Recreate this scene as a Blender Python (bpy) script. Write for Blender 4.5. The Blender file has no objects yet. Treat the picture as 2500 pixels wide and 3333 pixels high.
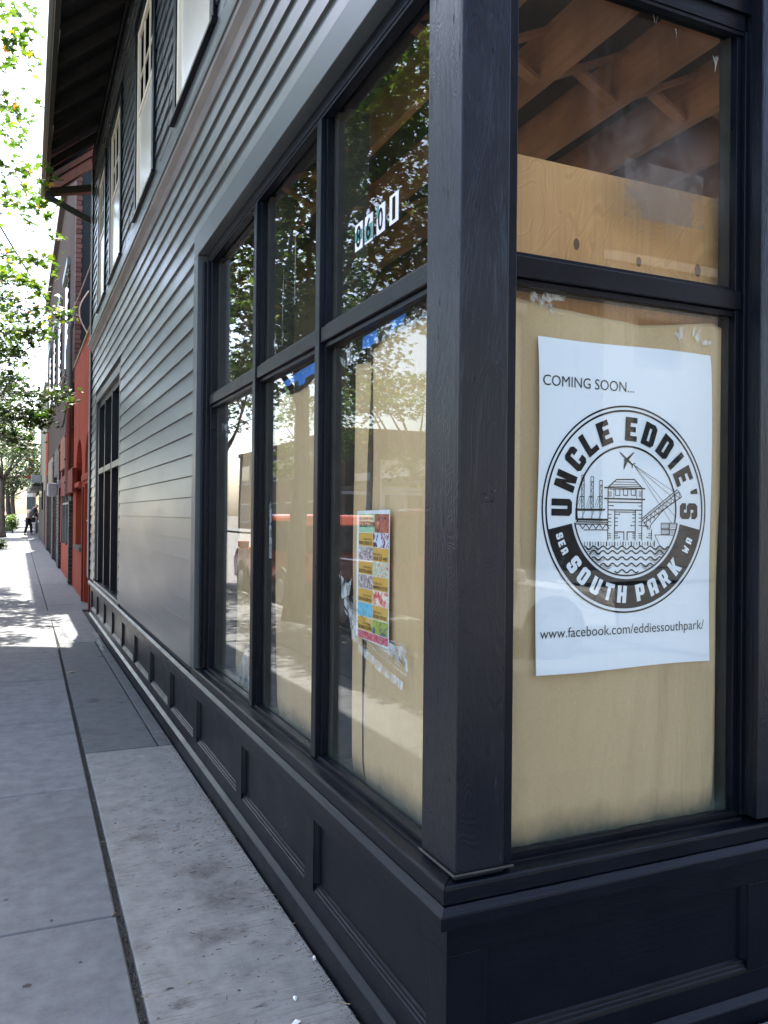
import bpy, bmesh, math, random
from mathutils import Vector, Matrix
random.seed(7)
R_ = math.radians
C = bpy.context.scene.collection

# ------------------------------------------------------------------ camera, sky, sun, exposure
sc = bpy.context.scene
CAM = Vector((0, 0, 1.55))
def make_camera(yaw=24.25, pitch=.31, roll=.57):
    y, p, r = R_(yaw), R_(pitch), R_(roll)
    fw = Vector((math.sin(y)*math.cos(p), math.cos(y)*math.cos(p), math.sin(p)))
    rt = Vector((math.cos(y), -math.sin(y), 0)); up = rt.cross(fw)
    rt2 = rt*math.cos(r)+up*math.sin(r); up2 = -rt*math.sin(r)+up*math.cos(r)
    cd = bpy.data.cameras.new('camera'); co = bpy.data.objects.new('camera', cd); C.objects.link(co)
    cd.sensor_fit = 'VERTICAL'; cd.sensor_height = 24; cd.sensor_width = 18; cd.lens = 2657/3333*24
    cd.clip_start = .05; cd.clip_end = 3000
    m = Matrix((rt2, up2, -fw)).transposed().to_4x4(); m.translation = CAM
    co.matrix_world = m
    sc.camera = co
make_camera()
SUN_EL, SUN_AZ = 63.2, 8.0                      # azimuth from +Y towards +X
w = bpy.data.worlds.new('World'); sc.world = w; w.use_nodes = True
nt = w.node_tree; bg = nt.nodes['Background']
sky = nt.nodes.new('ShaderNodeTexSky'); sky.sky_type = 'NISHITA'; sky.sun_disc = False
sky.sun_elevation = R_(SUN_EL); sky.sun_rotation = R_(SUN_AZ); sky.air_density = 1.0; sky.dust_density = 3.0; sky.ozone_density = 1.0
nt.links.new(sky.outputs[0], bg.inputs[0]); bg.inputs[1].default_value = .15
sl = bpy.data.lights.new('sun', 'SUN'); sl.energy = 4.5; sl.angle = R_(.53); sl.color = (1, .94, .85)
so = bpy.data.objects.new('sun', sl); C.objects.link(so)
sd = Vector((math.sin(R_(SUN_AZ))*math.cos(R_(SUN_EL)), math.cos(R_(SUN_AZ))*math.cos(R_(SUN_EL)), math.sin(R_(SUN_EL))))
so.rotation_euler = (-sd).to_track_quat('-Z', 'Y').to_euler(); so.location = (5, 5, 30)
sc.view_settings.view_transform = 'Standard'; sc.view_settings.look = 'None'
sc.view_settings.exposure = 2.35; sc.view_settings.gamma = 1.0

# ------------------------------------------------------------------ materials
MAT = {}
class NB:
    def __init__(s, name):
        s.m = bpy.data.materials.new(name); s.m.use_nodes = True; s.t = s.m.node_tree
        s.b = s.t.nodes['Principled BSDF']; s.out = s.t.nodes['Material Output']; MAT[name] = s.m
        s.co = None
    def n(s, t, **k):
        x = s.t.nodes.new(t)
        for a, v in k.items(): setattr(x, a, v)
        return x
    def L(s, a, b): s.t.links.new(a, b)
    def coord(s, scale=(1, 1, 1)):
        g = s.n('ShaderNodeNewGeometry'); mp = s.n('ShaderNodeMapping'); s.L(g.outputs['Position'], mp.inputs['Vector'])
        mp.inputs['Scale'].default_value = scale; return mp.outputs[0]
    def noise(s, scale, vec=(1, 1, 1), detail=4, rough=.55, dist=0):
        x = s.n('ShaderNodeTexNoise'); x.inputs['Scale'].default_value = scale; x.inputs['Detail'].default_value = detail
        x.inputs['Roughness'].default_value = rough; x.inputs['Distortion'].default_value = dist
        s.L(s.coord(vec), x.inputs['Vector']); return x.outputs['Fac']
    def ramp(s, fac, stops):
        x = s.n('ShaderNodeValToRGB'); e = x.color_ramp.elements
        while len(e) > len(stops): e.remove(e[-1])
        while len(e) < len(stops): e.new(.5)
        for i, (p, c) in enumerate(stops):
            e[i].position = p; e[i].color = (c[0], c[1], c[2], 1) if hasattr(c, '__len__') else (c, c, c, 1)
        s.L(fac, x.inputs[0]); return x.outputs[0]
    def mix(s, fac, a, b, mode='MIX'):
        x = s.n('ShaderNodeMix', data_type='RGBA', blend_type=mode)
        for v, i in ((fac, 0), (a, 6), (b, 7)):
            if hasattr(v, 'links') or hasattr(v, 'is_linked'): s.L(v, x.inputs[i])
            elif i == 0: x.inputs[0].default_value = v
            else: x.inputs[i].default_value = (*v[:3], 1)
        return x.outputs[2]
    def math(s, op, a, b=None):
        x = s.n('ShaderNodeMath', operation=op)
        for v, i in ((a, 0), (b, 1)):
            if v is None: continue
            if hasattr(v, 'is_linked'): s.L(v, x.inputs[i])
            else: x.inputs[i].default_value = v
        return x.outputs[0]
    def bump(s, h, strength=.3, dist=.01, prev=None):
        x = s.n('ShaderNodeBump'); x.inputs['Strength'].default_value = strength; x.inputs['Distance'].default_value = dist
        s.L(h, x.inputs['Height'])
        if prev: s.L(prev, x.inputs['Normal'])
        s.L(x.outputs[0], s.b.inputs['Normal']); return x.outputs[0]
    def set(s, col=None, rough=None, **k):
        if col is not None:
            if hasattr(col, 'is_linked'): s.L(col, s.b.inputs['Base Color'])
            else: s.b.inputs['Base Color'].default_value = (*col, 1)
        if rough is not None:
            if hasattr(rough, 'is_linked'): s.L(rough, s.b.inputs['Roughness'])
            else: s.b.inputs['Roughness'].default_value = rough
        for a, v in k.items(): s.b.inputs[a].default_value = v
        return s.m

def flat(name, col, rough=.6, var=.12, scale=6, bump=0, **k):
    b = NB(name); n = b.noise(scale)
    c = b.ramp(n, [(.3, [x*(1-var) for x in col]), (.7, [min(1, x*(1+var)) for x in col])])
    if bump: b.bump(b.noise(scale*12, detail=6), bump, .004)
    b.set(c, rough, **k); return b.m

def paint(name, col, axis, rough=.34, grain=.5, wear=(.5, .5, .52), wearamt=.0, spec=.20, ringamt=.06):
    b = NB(name); st = {'z': (1, 1, .03), 'y': (1, .03, 1), 'x': (.03, 1, 1)}[axis]
    g1 = b.noise(90, st, 5, .6); g2 = b.noise(260, st, 3, .7); g3 = b.noise(5, (1, 1, 1), 4)
    knots = b.noise(7, tuple(.25 if v < 1 else 1 for v in st), 2, .5, 2.5)
    rings = b.math('SINE', b.math('MULTIPLY', knots, 120.0))
    c = b.ramp(g3, [(.3, [x*.82 for x in col]), (.7, [x*1.2 for x in col])])
    if wearamt:
        chips = b.ramp(g2, [(.72-wearamt*.1, 0), (.76, 1)]); big = b.ramp(b.noise(2.5), [(.5, 0), (.62, 1)])
        c = b.mix(b.math('MULTIPLY', b.math('MULTIPLY', chips, big), wearamt), c, wear)
    h = b.math('ADD', b.math('MULTIPLY', g1, .7), b.math('ADD', b.math('MULTIPLY', rings, ringamt), b.math('MULTIPLY', g2, .3)))
    b.bump(h, grain, .0025)
    r = b.ramp(g3, [(.3, rough*.85), (.7, rough*1.2)])
    b.set(c, r); b.b.inputs['Specular IOR Level'].default_value = spec; return b.m

NAVY = (.0030, .0038, .0072)
for ax in 'xyz': paint('navy_'+ax, NAVY, ax, .32, .45, (.08, .085, .1), .3)
paint('navy_post', (.0046, .0058, .0105), 'z', .34, .9, (.02, .024, .03), .6, .34, .08)
def siding_mat(name, col, rough=.36):
    b = NB(name); oi = b.n('ShaderNodeObjectInfo'); n = b.noise(1.3, (1, .6, 2), 5); gr = b.noise(120, (1, .04, 1), 4)
    c = b.ramp(n, [(.3, [x*.86 for x in col]), (.72, [x*1.12 for x in col])])
    rr = b.ramp(oi.outputs['Random'], [(0, .84), (1, 1.08)]); c = b.mix(1.0, c, rr, 'MULTIPLY')
    dirt = b.ramp(b.noise(9, (1, 1, .3), 6, .7), [(.55, 0), (.8, 1)])
    c = b.mix(b.math('MULTIPLY', dirt, .25), c, [x*.5 for x in col])
    b.bump(b.math('ADD', gr, b.math('MULTIPLY', b.noise(3, (1, .3, 1), 1), .3)), .06, .002)
    b.set(c, b.ramp(n, [(.2, rough*.85), (.8, rough*1.25)])); b.b.inputs['Specular IOR Level'].default_value = .62; return b.m
siding_mat('siding', (.068, .079, .078), .32); siding_mat('trim_gray', (.052, .061, .064), .36)
siding_mat('shingle', (.045, .054, .057), .34)
b = NB('belt_brown'); b.set(b.ramp(b.noise(8, (1, .2, 1)), [(.3, (.11, .1, .09)), (.7, (.2, .18, .16))]), .6)
flat('cream_paint', (.68, .62, .48), .45, .08, 3); flat('soffit_dark', (.030, .029, .027), .85, .25, 5, .2)
flat('soffit_pale', (.075, .09, .10), .8, .15, 6); flat('gutter', (.20, .20, .18), .35, .15, 2)
flat('white_edge', (.62, .62, .6), .5); flat('dark_void', (.012, .012, .013), .8)
flat('interior_wall', (.5, .46, .4), .9, .2, 2); flat('interior_jamb', (.04, .034, .027), .7, .3, 12, .3)

def wood(name, c1, c2, axis, scale=3, rough=.75):
    b = NB(name); st = {'z': (1, 1, .06), 'y': (1, .06, 1), 'x': (.06, 1, 1)}[axis]
    n = b.noise(scale*9, st, 6, .6, 1.0); n2 = b.noise(scale, (1, 1, 1), 3)
    c = b.mix(b.ramp(n2, [(.35, 0), (.65, 1)]), b.ramp(n, [(.3, c1), (.7, c2)]), [x*.6 for x in c1])
    b.bump(n, .3, .003); b.set(c, rough); return b.m
wood('joist_wood', (.55, .235, .11), (.72, .35, .18), 'y', 2.0); wood('joist_dark', (.05, .035, .024), (.10, .068, .045), 'y')
wood('floor_wood', (.33, .27, .2), (.45, .37, .27), 'y')
b = NB('plywood')                                 # rotary-cut fir: wandering rings and knots
n1 = b.noise(2.0, (1, 1, .75), 3, .45, 1.2); rg = b.math('SINE', b.math('MULTIPLY', n1, 120.0))
c = b.ramp(rg, [(.0, (.56, .27, .09)), (.55, (.66, .35, .13)), (1, (.47, .22, .07))])
c = b.mix(.55, b.ramp(b.noise(6, (1, 1, .4), 4), [(.3, (.56, .28, .10)), (.7, (.74, .43, .18))]), c)
c = b.mix(b.ramp(b.noise(160, (1, 1, .03), 2), [(.45, 0), (.7, .25)]), c, (.3, .16, .07)); b.set(c, .6)
flat('knot', (.13, .06, .03), .7)

b = NB('kraft')
n = b.noise(3.2, (1, 1, .35), 4); fi = b.noise(300, (1, 1, 1), 2)
c = b.ramp(n, [(.3, (.55, .365, .175)), (.7, (.64, .445, .235))]); c = b.mix(.18, c, b.ramp(fi, [(.3, (.3, .2, .1)), (.7, (.75, .6, .4))]))
b.bump(b.noise(7, (1, 1, .25), 4), .8, .03); b.set(c, .8)
flat('poster_white', (.84, .85, .88), .6, .015, 3, **{'Specular IOR Level': .15}); flat('ink', (.008, .008, .009), .6, 0, **{'Specular IOR Level': .06}); flat('ink_soft', (.02, .02, .022), .6, 0, **{'Specular IOR Level': .06})
flat('blue_tape', (.02, .19, .62), .6, .1, 20)
b = NB('glass')
ly = b.n('ShaderNodeLayerWeight'); ly.inputs['Blend'].default_value = .5          # Schlick reflectance per face (no false total reflection inside the thin pane)
fres = b.math('ADD', b.math('MULTIPLY', b.math('POWER', ly.outputs['Facing'], 5.0), .96), .022)
tr = b.n('ShaderNodeBsdfTransparent'); tr.inputs[0].default_value = (.93, .95, .94, 1)
gl = b.n('ShaderNodeBsdfGlossy'); gl.inputs['Roughness'].default_value = .0; gl.inputs[0].default_value = (1, 1, 1, 1)
wv = b.n('ShaderNodeBump'); wv.inputs['Strength'].default_value = .04; wv.inputs['Distance'].default_value = .02; b.L(b.noise(1.7, (1, 1, .6), 1), wv.inputs['Height']); b.L(wv.outputs[0], gl.inputs['Normal'])
df = b.n('ShaderNodeBsdfDiffuse'); df.inputs[0].default_value = (.55, .57, .56, 1)
d1 = b.ramp(b.noise(40, (1, 1, .06), 4), [(.5, 0), (.75, 1)]); d2 = b.ramp(b.noise(2.2, (1, 1, .5), 5), [(.4, 0), (.75, 1)])
dust = b.math('ADD', b.math('MULTIPLY', b.math('MULTIPLY', d1, d2), .03), .002)
m1 = b.n('ShaderNodeMixShader'); m2 = b.n('ShaderNodeMixShader')
b.L(fres, m1.inputs[0]); b.L(tr.outputs[0], m1.inputs[1]); b.L(gl.outputs[0], m1.inputs[2])
b.L(dust, m2.inputs[0]); b.L(m1.outputs[0], m2.inputs[1]); b.L(df.outputs[0], m2.inputs[2]); b.L(m2.outputs[0], b.out.inputs[0])

def film(name, col, lo, hi, scale, vec=(1, 1, 1), amt=.5, rough=.4, gloss=.25):
    """thin clinging film: a diffuse veil broken up by noise over clear"""
    b = NB(name); tr = b.n('ShaderNodeBsdfTransparent'); df = b.b; b.set(col, rough)
    ms = b.n('ShaderNodeMixShader'); f = b.ramp(b.noise(scale, vec, 5, .65, .6), [(lo, 0), (hi, 1)])
    b.L(b.math('MULTIPLY', f, amt), ms.inputs[0]); b.L(tr.outputs[0], ms.inputs[1]); b.L(df.outputs[0], ms.inputs[2]); b.L(ms.outputs[0], b.out.inputs[0]); return b.m
film('clear_tape', (.75, .76, .76), .40, .62, 26, (1, 1, .6), .75, .15)
film('sticker_residue', (.13, .10, .075), .34, .52, 11, (1, 1, .6), .55, .7)
film('drip', (.6, .6, .6), .45, .7, 60, (1, 1, .03), .5)

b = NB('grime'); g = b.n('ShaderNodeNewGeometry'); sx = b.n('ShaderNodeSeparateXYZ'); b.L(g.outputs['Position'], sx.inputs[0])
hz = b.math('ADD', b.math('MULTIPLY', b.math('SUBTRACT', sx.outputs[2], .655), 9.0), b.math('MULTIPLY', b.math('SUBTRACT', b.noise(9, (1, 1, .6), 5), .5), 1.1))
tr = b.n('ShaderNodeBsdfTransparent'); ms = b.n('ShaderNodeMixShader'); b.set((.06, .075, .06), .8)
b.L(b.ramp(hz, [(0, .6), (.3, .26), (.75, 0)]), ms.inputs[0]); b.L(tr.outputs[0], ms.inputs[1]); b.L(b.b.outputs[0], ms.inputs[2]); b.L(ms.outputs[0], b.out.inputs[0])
def concrete(name, c1, c2, brushed):
    b = NB(name); oi = b.n('ShaderNodeObjectInfo')
    n1 = b.noise(1.1, (1, 1, 1), 6, .6); n2 = b.noise(9, (1, 1, 1), 6, .7); sp = b.noise(170, (1, 1, 1), 3, .8)
    c = b.ramp(n1, [(.3, c1), (.7, c2)])
    c = b.mix(.6, c, b.ramp(n2, [(.28, [x*.62 for x in c1]), (.72, [x*1.3 for x in c2])]))
    c = b.mix(b.ramp(sp, [(.60, 0), (.72, .55)]), c, (.05, .05, .05)); c = b.mix(b.ramp(sp, [(.25, .4), (.36, 0)]), c, (.55, .55, .54))
    if brushed:
        br = b.noise(75, (.10, 1, 1), 5, .75); pit = b.noise(26, (.35, 1, 1), 4, .8)
        c = b.mix(b.math('MULTIPLY', b.ramp(br, [(.5, 0), (.68, 1)]), b.ramp(b.noise(2.2), [(.38, .1), (.6, .8)])), c, (.06, .058, .055))
        c = b.mix(b.ramp(pit, [(.60, 0), (.68, .8)]), c, (.04, .038, .036))
        h = b.math('ADD', b.math('MULTIPLY', br, .6), b.math('MULTIPLY', sp, .5))
    else:
        pit = b.noise(38, (.8, 1, 1), 3, .6); c = b.mix(b.ramp(pit, [(.70, 0), (.75, .6)]), c, (.05, .05, .05)); h = b.math('ADD', b.math('MULTIPLY', n2, .5), b.math('MULTIPLY', sp, .6))
    dk = b.ramp(b.noise(1.9, (1, 1, 1), 4, .6, .8), [(.55, 0), (.72, .5)]); c = b.mix(dk, c, [x*.55 for x in c1])
    c = b.mix(1.0, c, b.ramp(oi.outputs['Random'], [(0, .86), (1, 1.05)]), 'MULTIPLY')
    b.bump(h, .5, .004); b.set(c, .85); return b.m
concrete('concrete_walk', (.103, .109, .114), (.148, .155, .160), False); concrete('concrete_darker', (.070, .075, .076), (.098, .104, .105), False); concrete('concrete_brushed', (.145, .147, .138), (.205, .205, .192), True)
flat('concrete_dark', (.17, .17, .165), .9, .25, 7, .4); flat('repair_mortar', (.20, .21, .20), .9, .2, 20, .5)
flat('joint_dirt', (.035, .033, .03), .95, .4, 40, .6); flat('pebble', (.05, .048, .044), .9, .5, 200)
b = NB('asphalt'); sp = b.noise(120, detail=3); b.set(b.ramp(sp, [(.35, (.11, .106, .10)), (.7, (.18, .173, .163))]), .9); b.bump(sp, .4, .004)
flat('dirt_ground', (.12, .105, .08), .95, .3, 1); flat('road_paint', (.7, .7, .68), .7, .1, 8)
def stucco(name, col, stain, rough=.8):
    b = NB(name); n = b.noise(2.2, (1, 1, .35), 5, .65, .6); c = b.ramp(n, [(.3, [x*.8 for x in col]), (.7, [x*1.15 for x in col])])
    c = b.mix(b.ramp(b.noise(5, (1, 1, .2), 5, .7), [(.56, 0), (.75, .55)]), c, stain); b.bump(b.noise(30, detail=5), .4, .01); b.set(c, min(1, rough+.12), **{'Specular IOR Level': .12}); return b.m
stucco('red_stucco', (.36, .068, .036), (.15, .03, .02)); stucco('red_trim', (.20, .034, .022), (.11, .02, .015), .6); stucco('salmon_panel', (.27, .10, .06), (.4, .18, .12))
stucco('orange_lit_stucco', (.42, .11, .045), (.4, .1, .05))  # red stucco with the orange light of the niches put into its colour
stucco('brown_facade', (.075, .048, .034), (.04, .028, .02)); stucco('cream_stucco', (.33, .30, .22), (.24, .21, .16)); stucco('beige_panel', (.25, .21, .14), (.18, .15, .1))
stucco('taupe_panel', (.13, .11, .085), (.16, .13, .1)); stucco('endwall_gray', (.028, .038, .040), (.045, .055, .055)); stucco('pale_building', (.30, .28, .26), (.55, .53, .5))
stucco('white_building', (.34, .32, .29), (.28, .26, .24)); stucco('dark_building', (.035, .03, .028), (.06, .05, .04)); stucco('tan_building', (.22, .17, .12), (.16, .13, .1))
b = NB('brick'); oi = b.n('ShaderNodeObjectInfo'); g = b.n('ShaderNodeNewGeometry')
c = b.ramp(g.outputs['Random Per Island'], [(0, (.10, .035, .025)), (.5, (.115, .058, .046)), (.85, (.15, .075, .058)), (1, (.3, .2, .15))]); c2 = b.ramp(oi.outputs['Random'], [(0, .7), (1, 1.3)])
c = b.mix(1.0, c, c2, 'MULTIPLY'); b.bump(b.noise(60), .4, .005); b.set(c, .85)
b = NB('dark_brick'); g = b.n('ShaderNodeNewGeometry'); b.set(b.ramp(g.outputs['Random Per Island'], [(0, (.025, .018, .016)), (1, (.075, .045, .036))]), .7)
flat('mortar', (.15, .135, .115), .95, .2, 20); flat('iron', (.02, .018, .018), .5); flat('white_box', (.30, .31, .33), .5, .15, 9)
flat('conduit', (.17, .155, .14), .5); flat('red_pipe', (.2, .04, .025), .5); flat('wire', (.03, .03, .03), .6, 0); flat('white_wire', (.75, .75, .75), .4, 0)
flat('window_cream', (.58, .54, .44), .2, .05, 2); flat('window_dark', (.02, .025, .03), .06, .2, 2); flat('frame_gray', (.16, .18, .175), .5); flat('sign_green', (.02, .085, .065), .5, .2, 4)
flat('sign_red', (.75, .06, .045), .5, .1); flat('sign_blue', (.02, .05, .16), .5); flat('yellowgreen', (.5, .58, .06), .5)

def bark(name, c1, c2):
    b = NB(name); n = b.noise(14, (1, 1, .25), 6, .65); b.bump(n, .8, .03); b.set(b.ramp(n, [(.3, c1), (.7, c2)]), .9); return b.m
bark('bark', (.07, .05, .038), (.2, .155, .12)); bark('pole_wood', (.22, .17, .11), (.42, .33, .22))
def leafmat(name, stops, trans, amt=.45):
    b = NB(name); g = b.n('ShaderNodeNewGeometry'); oi = b.n('ShaderNodeObjectInfo')
    rn = b.math('FRACT', b.math('ADD', g.outputs['Random Per Island'], oi.outputs['Random']))
    c = b.ramp(rn, stops); b.set(c, .38)
    tl = b.n('ShaderNodeBsdfTranslucent'); b.L(b.mix(1.0, c, trans, 'MULTIPLY'), tl.inputs[0])
    ms = b.n('ShaderNodeMixShader'); ms.inputs[0].default_value = amt; b.L(b.b.outputs[0], ms.inputs[1]); b.L(tl.outputs[0], ms.inputs[2]); b.L(ms.outputs[0], b.out.inputs[0]); return b.m
leafmat('maple_leaf', [(0, (.026, .055, .012)), (.5, (.045, .085, .016)), (.88, (.075, .11, .02)), (.97, (.13, .13, .022)), (.99, (.34, .19, .03)), (1, (.3, .1, .03))], (2.0, 2.2, .8))
leafmat('maple_leaf_shaded', [(0, (.012, .030, .008)), (.5, (.022, .048, .010)), (.9, (.045, .075, .014)), (1, (.09, .10, .02))], (1.8, 2.0, .7), .35)  # maple leaf copy with the shade of low backlit foliage in its colour
leafmat('shrub_leaf', [(0, (.04, .07, .02)), (1, (.09, .13, .04))], (3, 3.4, 1.5), .35)
flat('dry_leaf', (.26, .2, .13), .8, .4, 60); flat('chip_gray', (.035, .038, .048), .8, .3, 80); flat('chip_dark', (.002, .002, .003), .9); flat('paper_scrap', (.75, .74, .70), .7); flat('gum', (.028, .028, .03), .8, .3, 90); flat('stain', (.10, .10, .10), .9, .3, 60)
def stainmat(name, col, amt):
    b = NB(name); tc = b.n('ShaderNodeTexCoord'); gr = b.n('ShaderNodeTexGradient', gradient_type='SPHERICAL'); b.L(tc.outputs['Object'], gr.inputs[0])
    tr = b.n('ShaderNodeBsdfTransparent'); ms = b.n('ShaderNodeMixShader'); b.set(col, .9)
    f = b.math('MULTIPLY', b.ramp(b.math('MULTIPLY', b.ramp(gr.outputs[1], [(0, 0), (.6, 1)]), b.ramp(b.noise(14, detail=6, rough=.75), [(.35, .15), (.75, 1)])), [(.06, 0), (.75, 1)]), amt)
    b.L(f, ms.inputs[0]); b.L(tr.outputs[0], ms.inputs[1]); b.L(b.b.outputs[0], ms.inputs[2]); b.L(ms.outputs[0], b.out.inputs[0])
stainmat('stain_soft', (.05, .045, .04), .38); stainmat('haze_spray', (.5, .5, .49), .10)
def carpaint(name, col): flat(name, col, .25, .03, 2, **{'Coat Weight': .6, 'Coat Roughness': .05})
carpaint('paint_orange', (.62, .10, .025)); carpaint('paint_red', (.50, .03, .03)); carpaint('paint_white', (.75, .74, .70)); carpaint('paint_silver', (.4, .42, .44)); carpaint('paint_blue', (.03, .06, .16))
flat('tyre', (.018, .018, .018), .8); flat('rim', (.4, .4, .4), .3, **{'Metallic': .8}); flat('car_glass', (.02, .025, .028), .05); flat('lamp_lens', (.7, .7, .68), .15); flat('tail_lens', (.4, .01, .01), .2); flat('black_trim', (.02, .02, .02), .5)
flat('skin', (.50, .28, .20), .55, .05); flat('hair', (.02, .013, .01), .6); flat('shirt_gray', (.15, .155, .175), .85, .1, 12); flat('trousers_black', (.012, .012, .014), .8); flat('cloth_dark', (.018, .018, .02), .8); flat('cloth_gray', (.3, .29, .28), .85)
flat('shoe', (.03, .028, .03), .6); flat('sandal_red', (.35, .04, .04), .5); flat('cloth_white', (.7, .7, .7), .8)

# ------------------------------------------------------------------ mesh helpers
class MB:
    def __init__(s): s.v = []; s.f = []
    def add(s, vs, fs):
        o = len(s.v); s.v += [tuple(p) for p in vs]; s.f += [[i+o for i in f] for f in fs]; return s
    def box(s, a, b, c, d, e, f, T=None):
        x0, x1 = sorted((a, b)); y0, y1 = sorted((c, d)); z0, z1 = sorted((e, f))
        vs = [(x0, y0, z0), (x1, y0, z0), (x1, y1, z0), (x0, y1, z0), (x0, y0, z1), (x1, y0, z1), (x1, y1, z1), (x0, y1, z1)]
        if T: vs = [T(*p) for p in vs]
        return s.add(vs, [(0, 3, 2, 1), (4, 5, 6, 7), (0, 1, 5, 4), (1, 2, 6, 5), (2, 3, 7, 6), (3, 0, 4, 7)])
    def poly(s, pts): return s.add(pts, [list(range(len(pts)))])
    def prism(s, pa, pb):
        n = len(pa); return s.add(list(pa)+list(pb), [list(range(n))[::-1], list(range(n, 2*n))]+[(i, (i+1) % n, n+(i+1) % n, n+i) for i in range(n)])
    def bar(s, p, q, wd, hd=None, up=(0, 0, 1)):
        p, q = Vector(p), Vector(q); d = (q-p).normalized(); u = Vector(up)
        if abs(d.dot(u)) > .98: u = Vector((1, 0, 0))
        r = d.cross(u).normalized(); u = r.cross(d); hd = hd or wd
        c = [(-1, -1), (1, -1), (1, 1), (-1, 1)]
        return s.prism([p+r*a*wd/2+u*b*hd/2 for a, b in c], [q+r*a*wd/2+u*b*hd/2 for a, b in c])
    def tube(s, pts, rad, n=8, caps=True):
        pts = [Vector(p) for p in pts]; rr = rad if hasattr(rad, '__len__') else [rad]*len(pts); o = len(s.v); pr = None
        for i, p in enumerate(pts):
            d = (pts[min(i+1, len(pts)-1)]-pts[max(i-1, 0)]).normalized()
            a = pr if pr is not None else (Vector((0, 0, 1)) if abs(d.z) < .9 else Vector((1, 0, 0)))
            r = d.cross(a).normalized(); u = r.cross(d).normalized(); pr = u
            for k in range(n):
                t = 2*math.pi*k/n; s.v.append(tuple(p+(r*math.cos(t)+u*math.sin(t))*rr[i]))
        for i in range(len(pts)-1):
            for k in range(n): s.f.append([o+i*n+k, o+i*n+(k+1) % n, o+(i+1)*n+(k+1) % n, o+(i+1)*n+k])
        if caps: s.f.append([o+k for k in range(n)][::-1]); s.f.append([o+(len(pts)-1)*n+k for k in range(n)])
        return s
    def disc(s, c, ax, r, t, n=20):
        c, ax = Vector(c), Vector(ax).normalized(); return s.tube([c-ax*t/2, c+ax*t/2], r, n)
    def mesh(s, name, mat, smooth=False):
        me = bpy.data.meshes.new(name); me.from_pydata(s.v, [], s.f); me.validate()
        bm = bmesh.new(); bm.from_mesh(me); bmesh.ops.recalc_face_normals(bm, faces=bm.faces); bm.to_mesh(me); bm.free()
        if mat: me.materials.append(MAT[mat])
        if smooth:
            for p in me.polygons: p.use_smooth = True
        return me
    def build(s, name, mat, parent=None, bevel=0, smooth=False, label=None):
        o = bpy.data.objects.new(name, s.mesh(name, mat, smooth)); C.objects.link(o)
        if parent: o.parent = parent
        if bevel: m = o.modifiers.new('b', 'BEVEL'); m.width = bevel; m.segments = 2; m.limit_method = 'ANGLE'
        if label: o['label'] = label
        return o
def tag(o, label=None, cat=None, group=None, kind=None):
    for k, v in (('label', label), ('category', cat), ('group', group), ('kind', kind)):
        if v: o[k] = v
    return o
def empty(name, loc=(0, 0, 0), label=None, cat=None, group=None, kind=None, rz=0):
    o = bpy.data.objects.new(name, None); C.objects.link(o); o.location = loc; o.rotation_euler.z = rz; return tag(o, label, cat, group, kind)
def kids(o): return [c for c in bpy.data.objects if c.parent == o]
def copy_tree(o, parent=None, **k):
    c = o.copy(); C.objects.link(c); c.parent = parent
    for ch in kids(o): copy_tree(ch, c)
    return c
def copy_at(o, loc, label=None, rz=None):
    c = copy_tree(o); c.location = loc
    if rz is not None: c.rotation_euler.z = rz
    if label: c['label'] = label
    return c
def inst(name, me, parent, loc=(0, 0, 0), rot=None, scale=None):
    o = bpy.data.objects.new(name, me); C.objects.link(o); o.parent = parent; o.location = loc
    if rot: o.rotation_euler = rot
    if scale: o.scale = scale
    return o
# ground rises gently down the block
def gz(y): return 0 if y < 14 else min(.4, (y-14)*.0111)
S = lambda d, u, z: (1.0+d, u, z)                 # side wall frame: depth inward, along the wall, height
FY = 1.812
F = lambda d, u, z: (u, FY+d, z)                  # front wall frame
def wbox(T, u0, u1, d0, d1, z0, z1, mb=None): return (mb or MB()).box(d0, d1, u0, u1, z0, z1, lambda d, u, z: T(d, u, z))
def moulding(T, prof, u0, u1, m0=0, m1=0):
    """extrude a (d, z) profile along the wall; m0/m1 = 1 mitres that end into the corner"""
    return MB().prism([T(d, u0+m0*d, z) for d, z in prof], [T(d, u1+m1*d, z) for d, z in prof])
def texture_text(txt, size, mat, parent, M, name='lettering', sx=1.0, offset=0.0, align='LEFT'):
    cu = bpy.data.curves.new('t', 'FONT'); cu.body = txt; cu.size = size; cu.offset = offset; cu.align_x = align; cu.resolution_u = 4
    t = bpy.data.objects.new('t', cu); C.objects.link(t)
    me = bpy.data.meshes.new_from_object(t.evaluated_get(bpy.context.evaluated_depsgraph_get())); bpy.data.objects.remove(t)
    me.transform(M @ Matrix.Diagonal((sx, 1, 1, 1))); me.materials.clear(); me.materials.append(MAT[mat])
    o = bpy.data.objects.new(name, me); C.objects.link(o); o.parent = parent; return o
def textw(txt, width, height, mat, parent, M, name='lettering', offset=0.0):
    """text fitted to an exact width and cap height"""
    cu = bpy.data.curves.new('t', 'FONT'); cu.body = txt; cu.size = 1; cu.offset = offset; cu.resolution_u = 4
    t = bpy.data.objects.new('t', cu); C.objects.link(t)
    me = bpy.data.meshes.new_from_object(t.evaluated_get(bpy.context.evaluated_depsgraph_get())); bpy.data.objects.remove(t); bpy.data.curves.remove(cu)
    xs = [v.co.x for v in me.vertices]; x0, x1 = min(xs), max(xs)
    me.transform(M @ Matrix.Diagonal((width/(x1-x0), height/.7, 1, 1)) @ Matrix.Translation((-x0, 0, 0)))
    me.materials.clear(); me.materials.append(MAT[mat]); o = bpy.data.objects.new(name, me); C.objects.link(o); o.parent = parent; return o
MF = lambda x, y, z: Matrix.Translation((x, y, z)) @ Matrix.Rotation(math.pi/2, 4, 'X')            # text facing -Y
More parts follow.
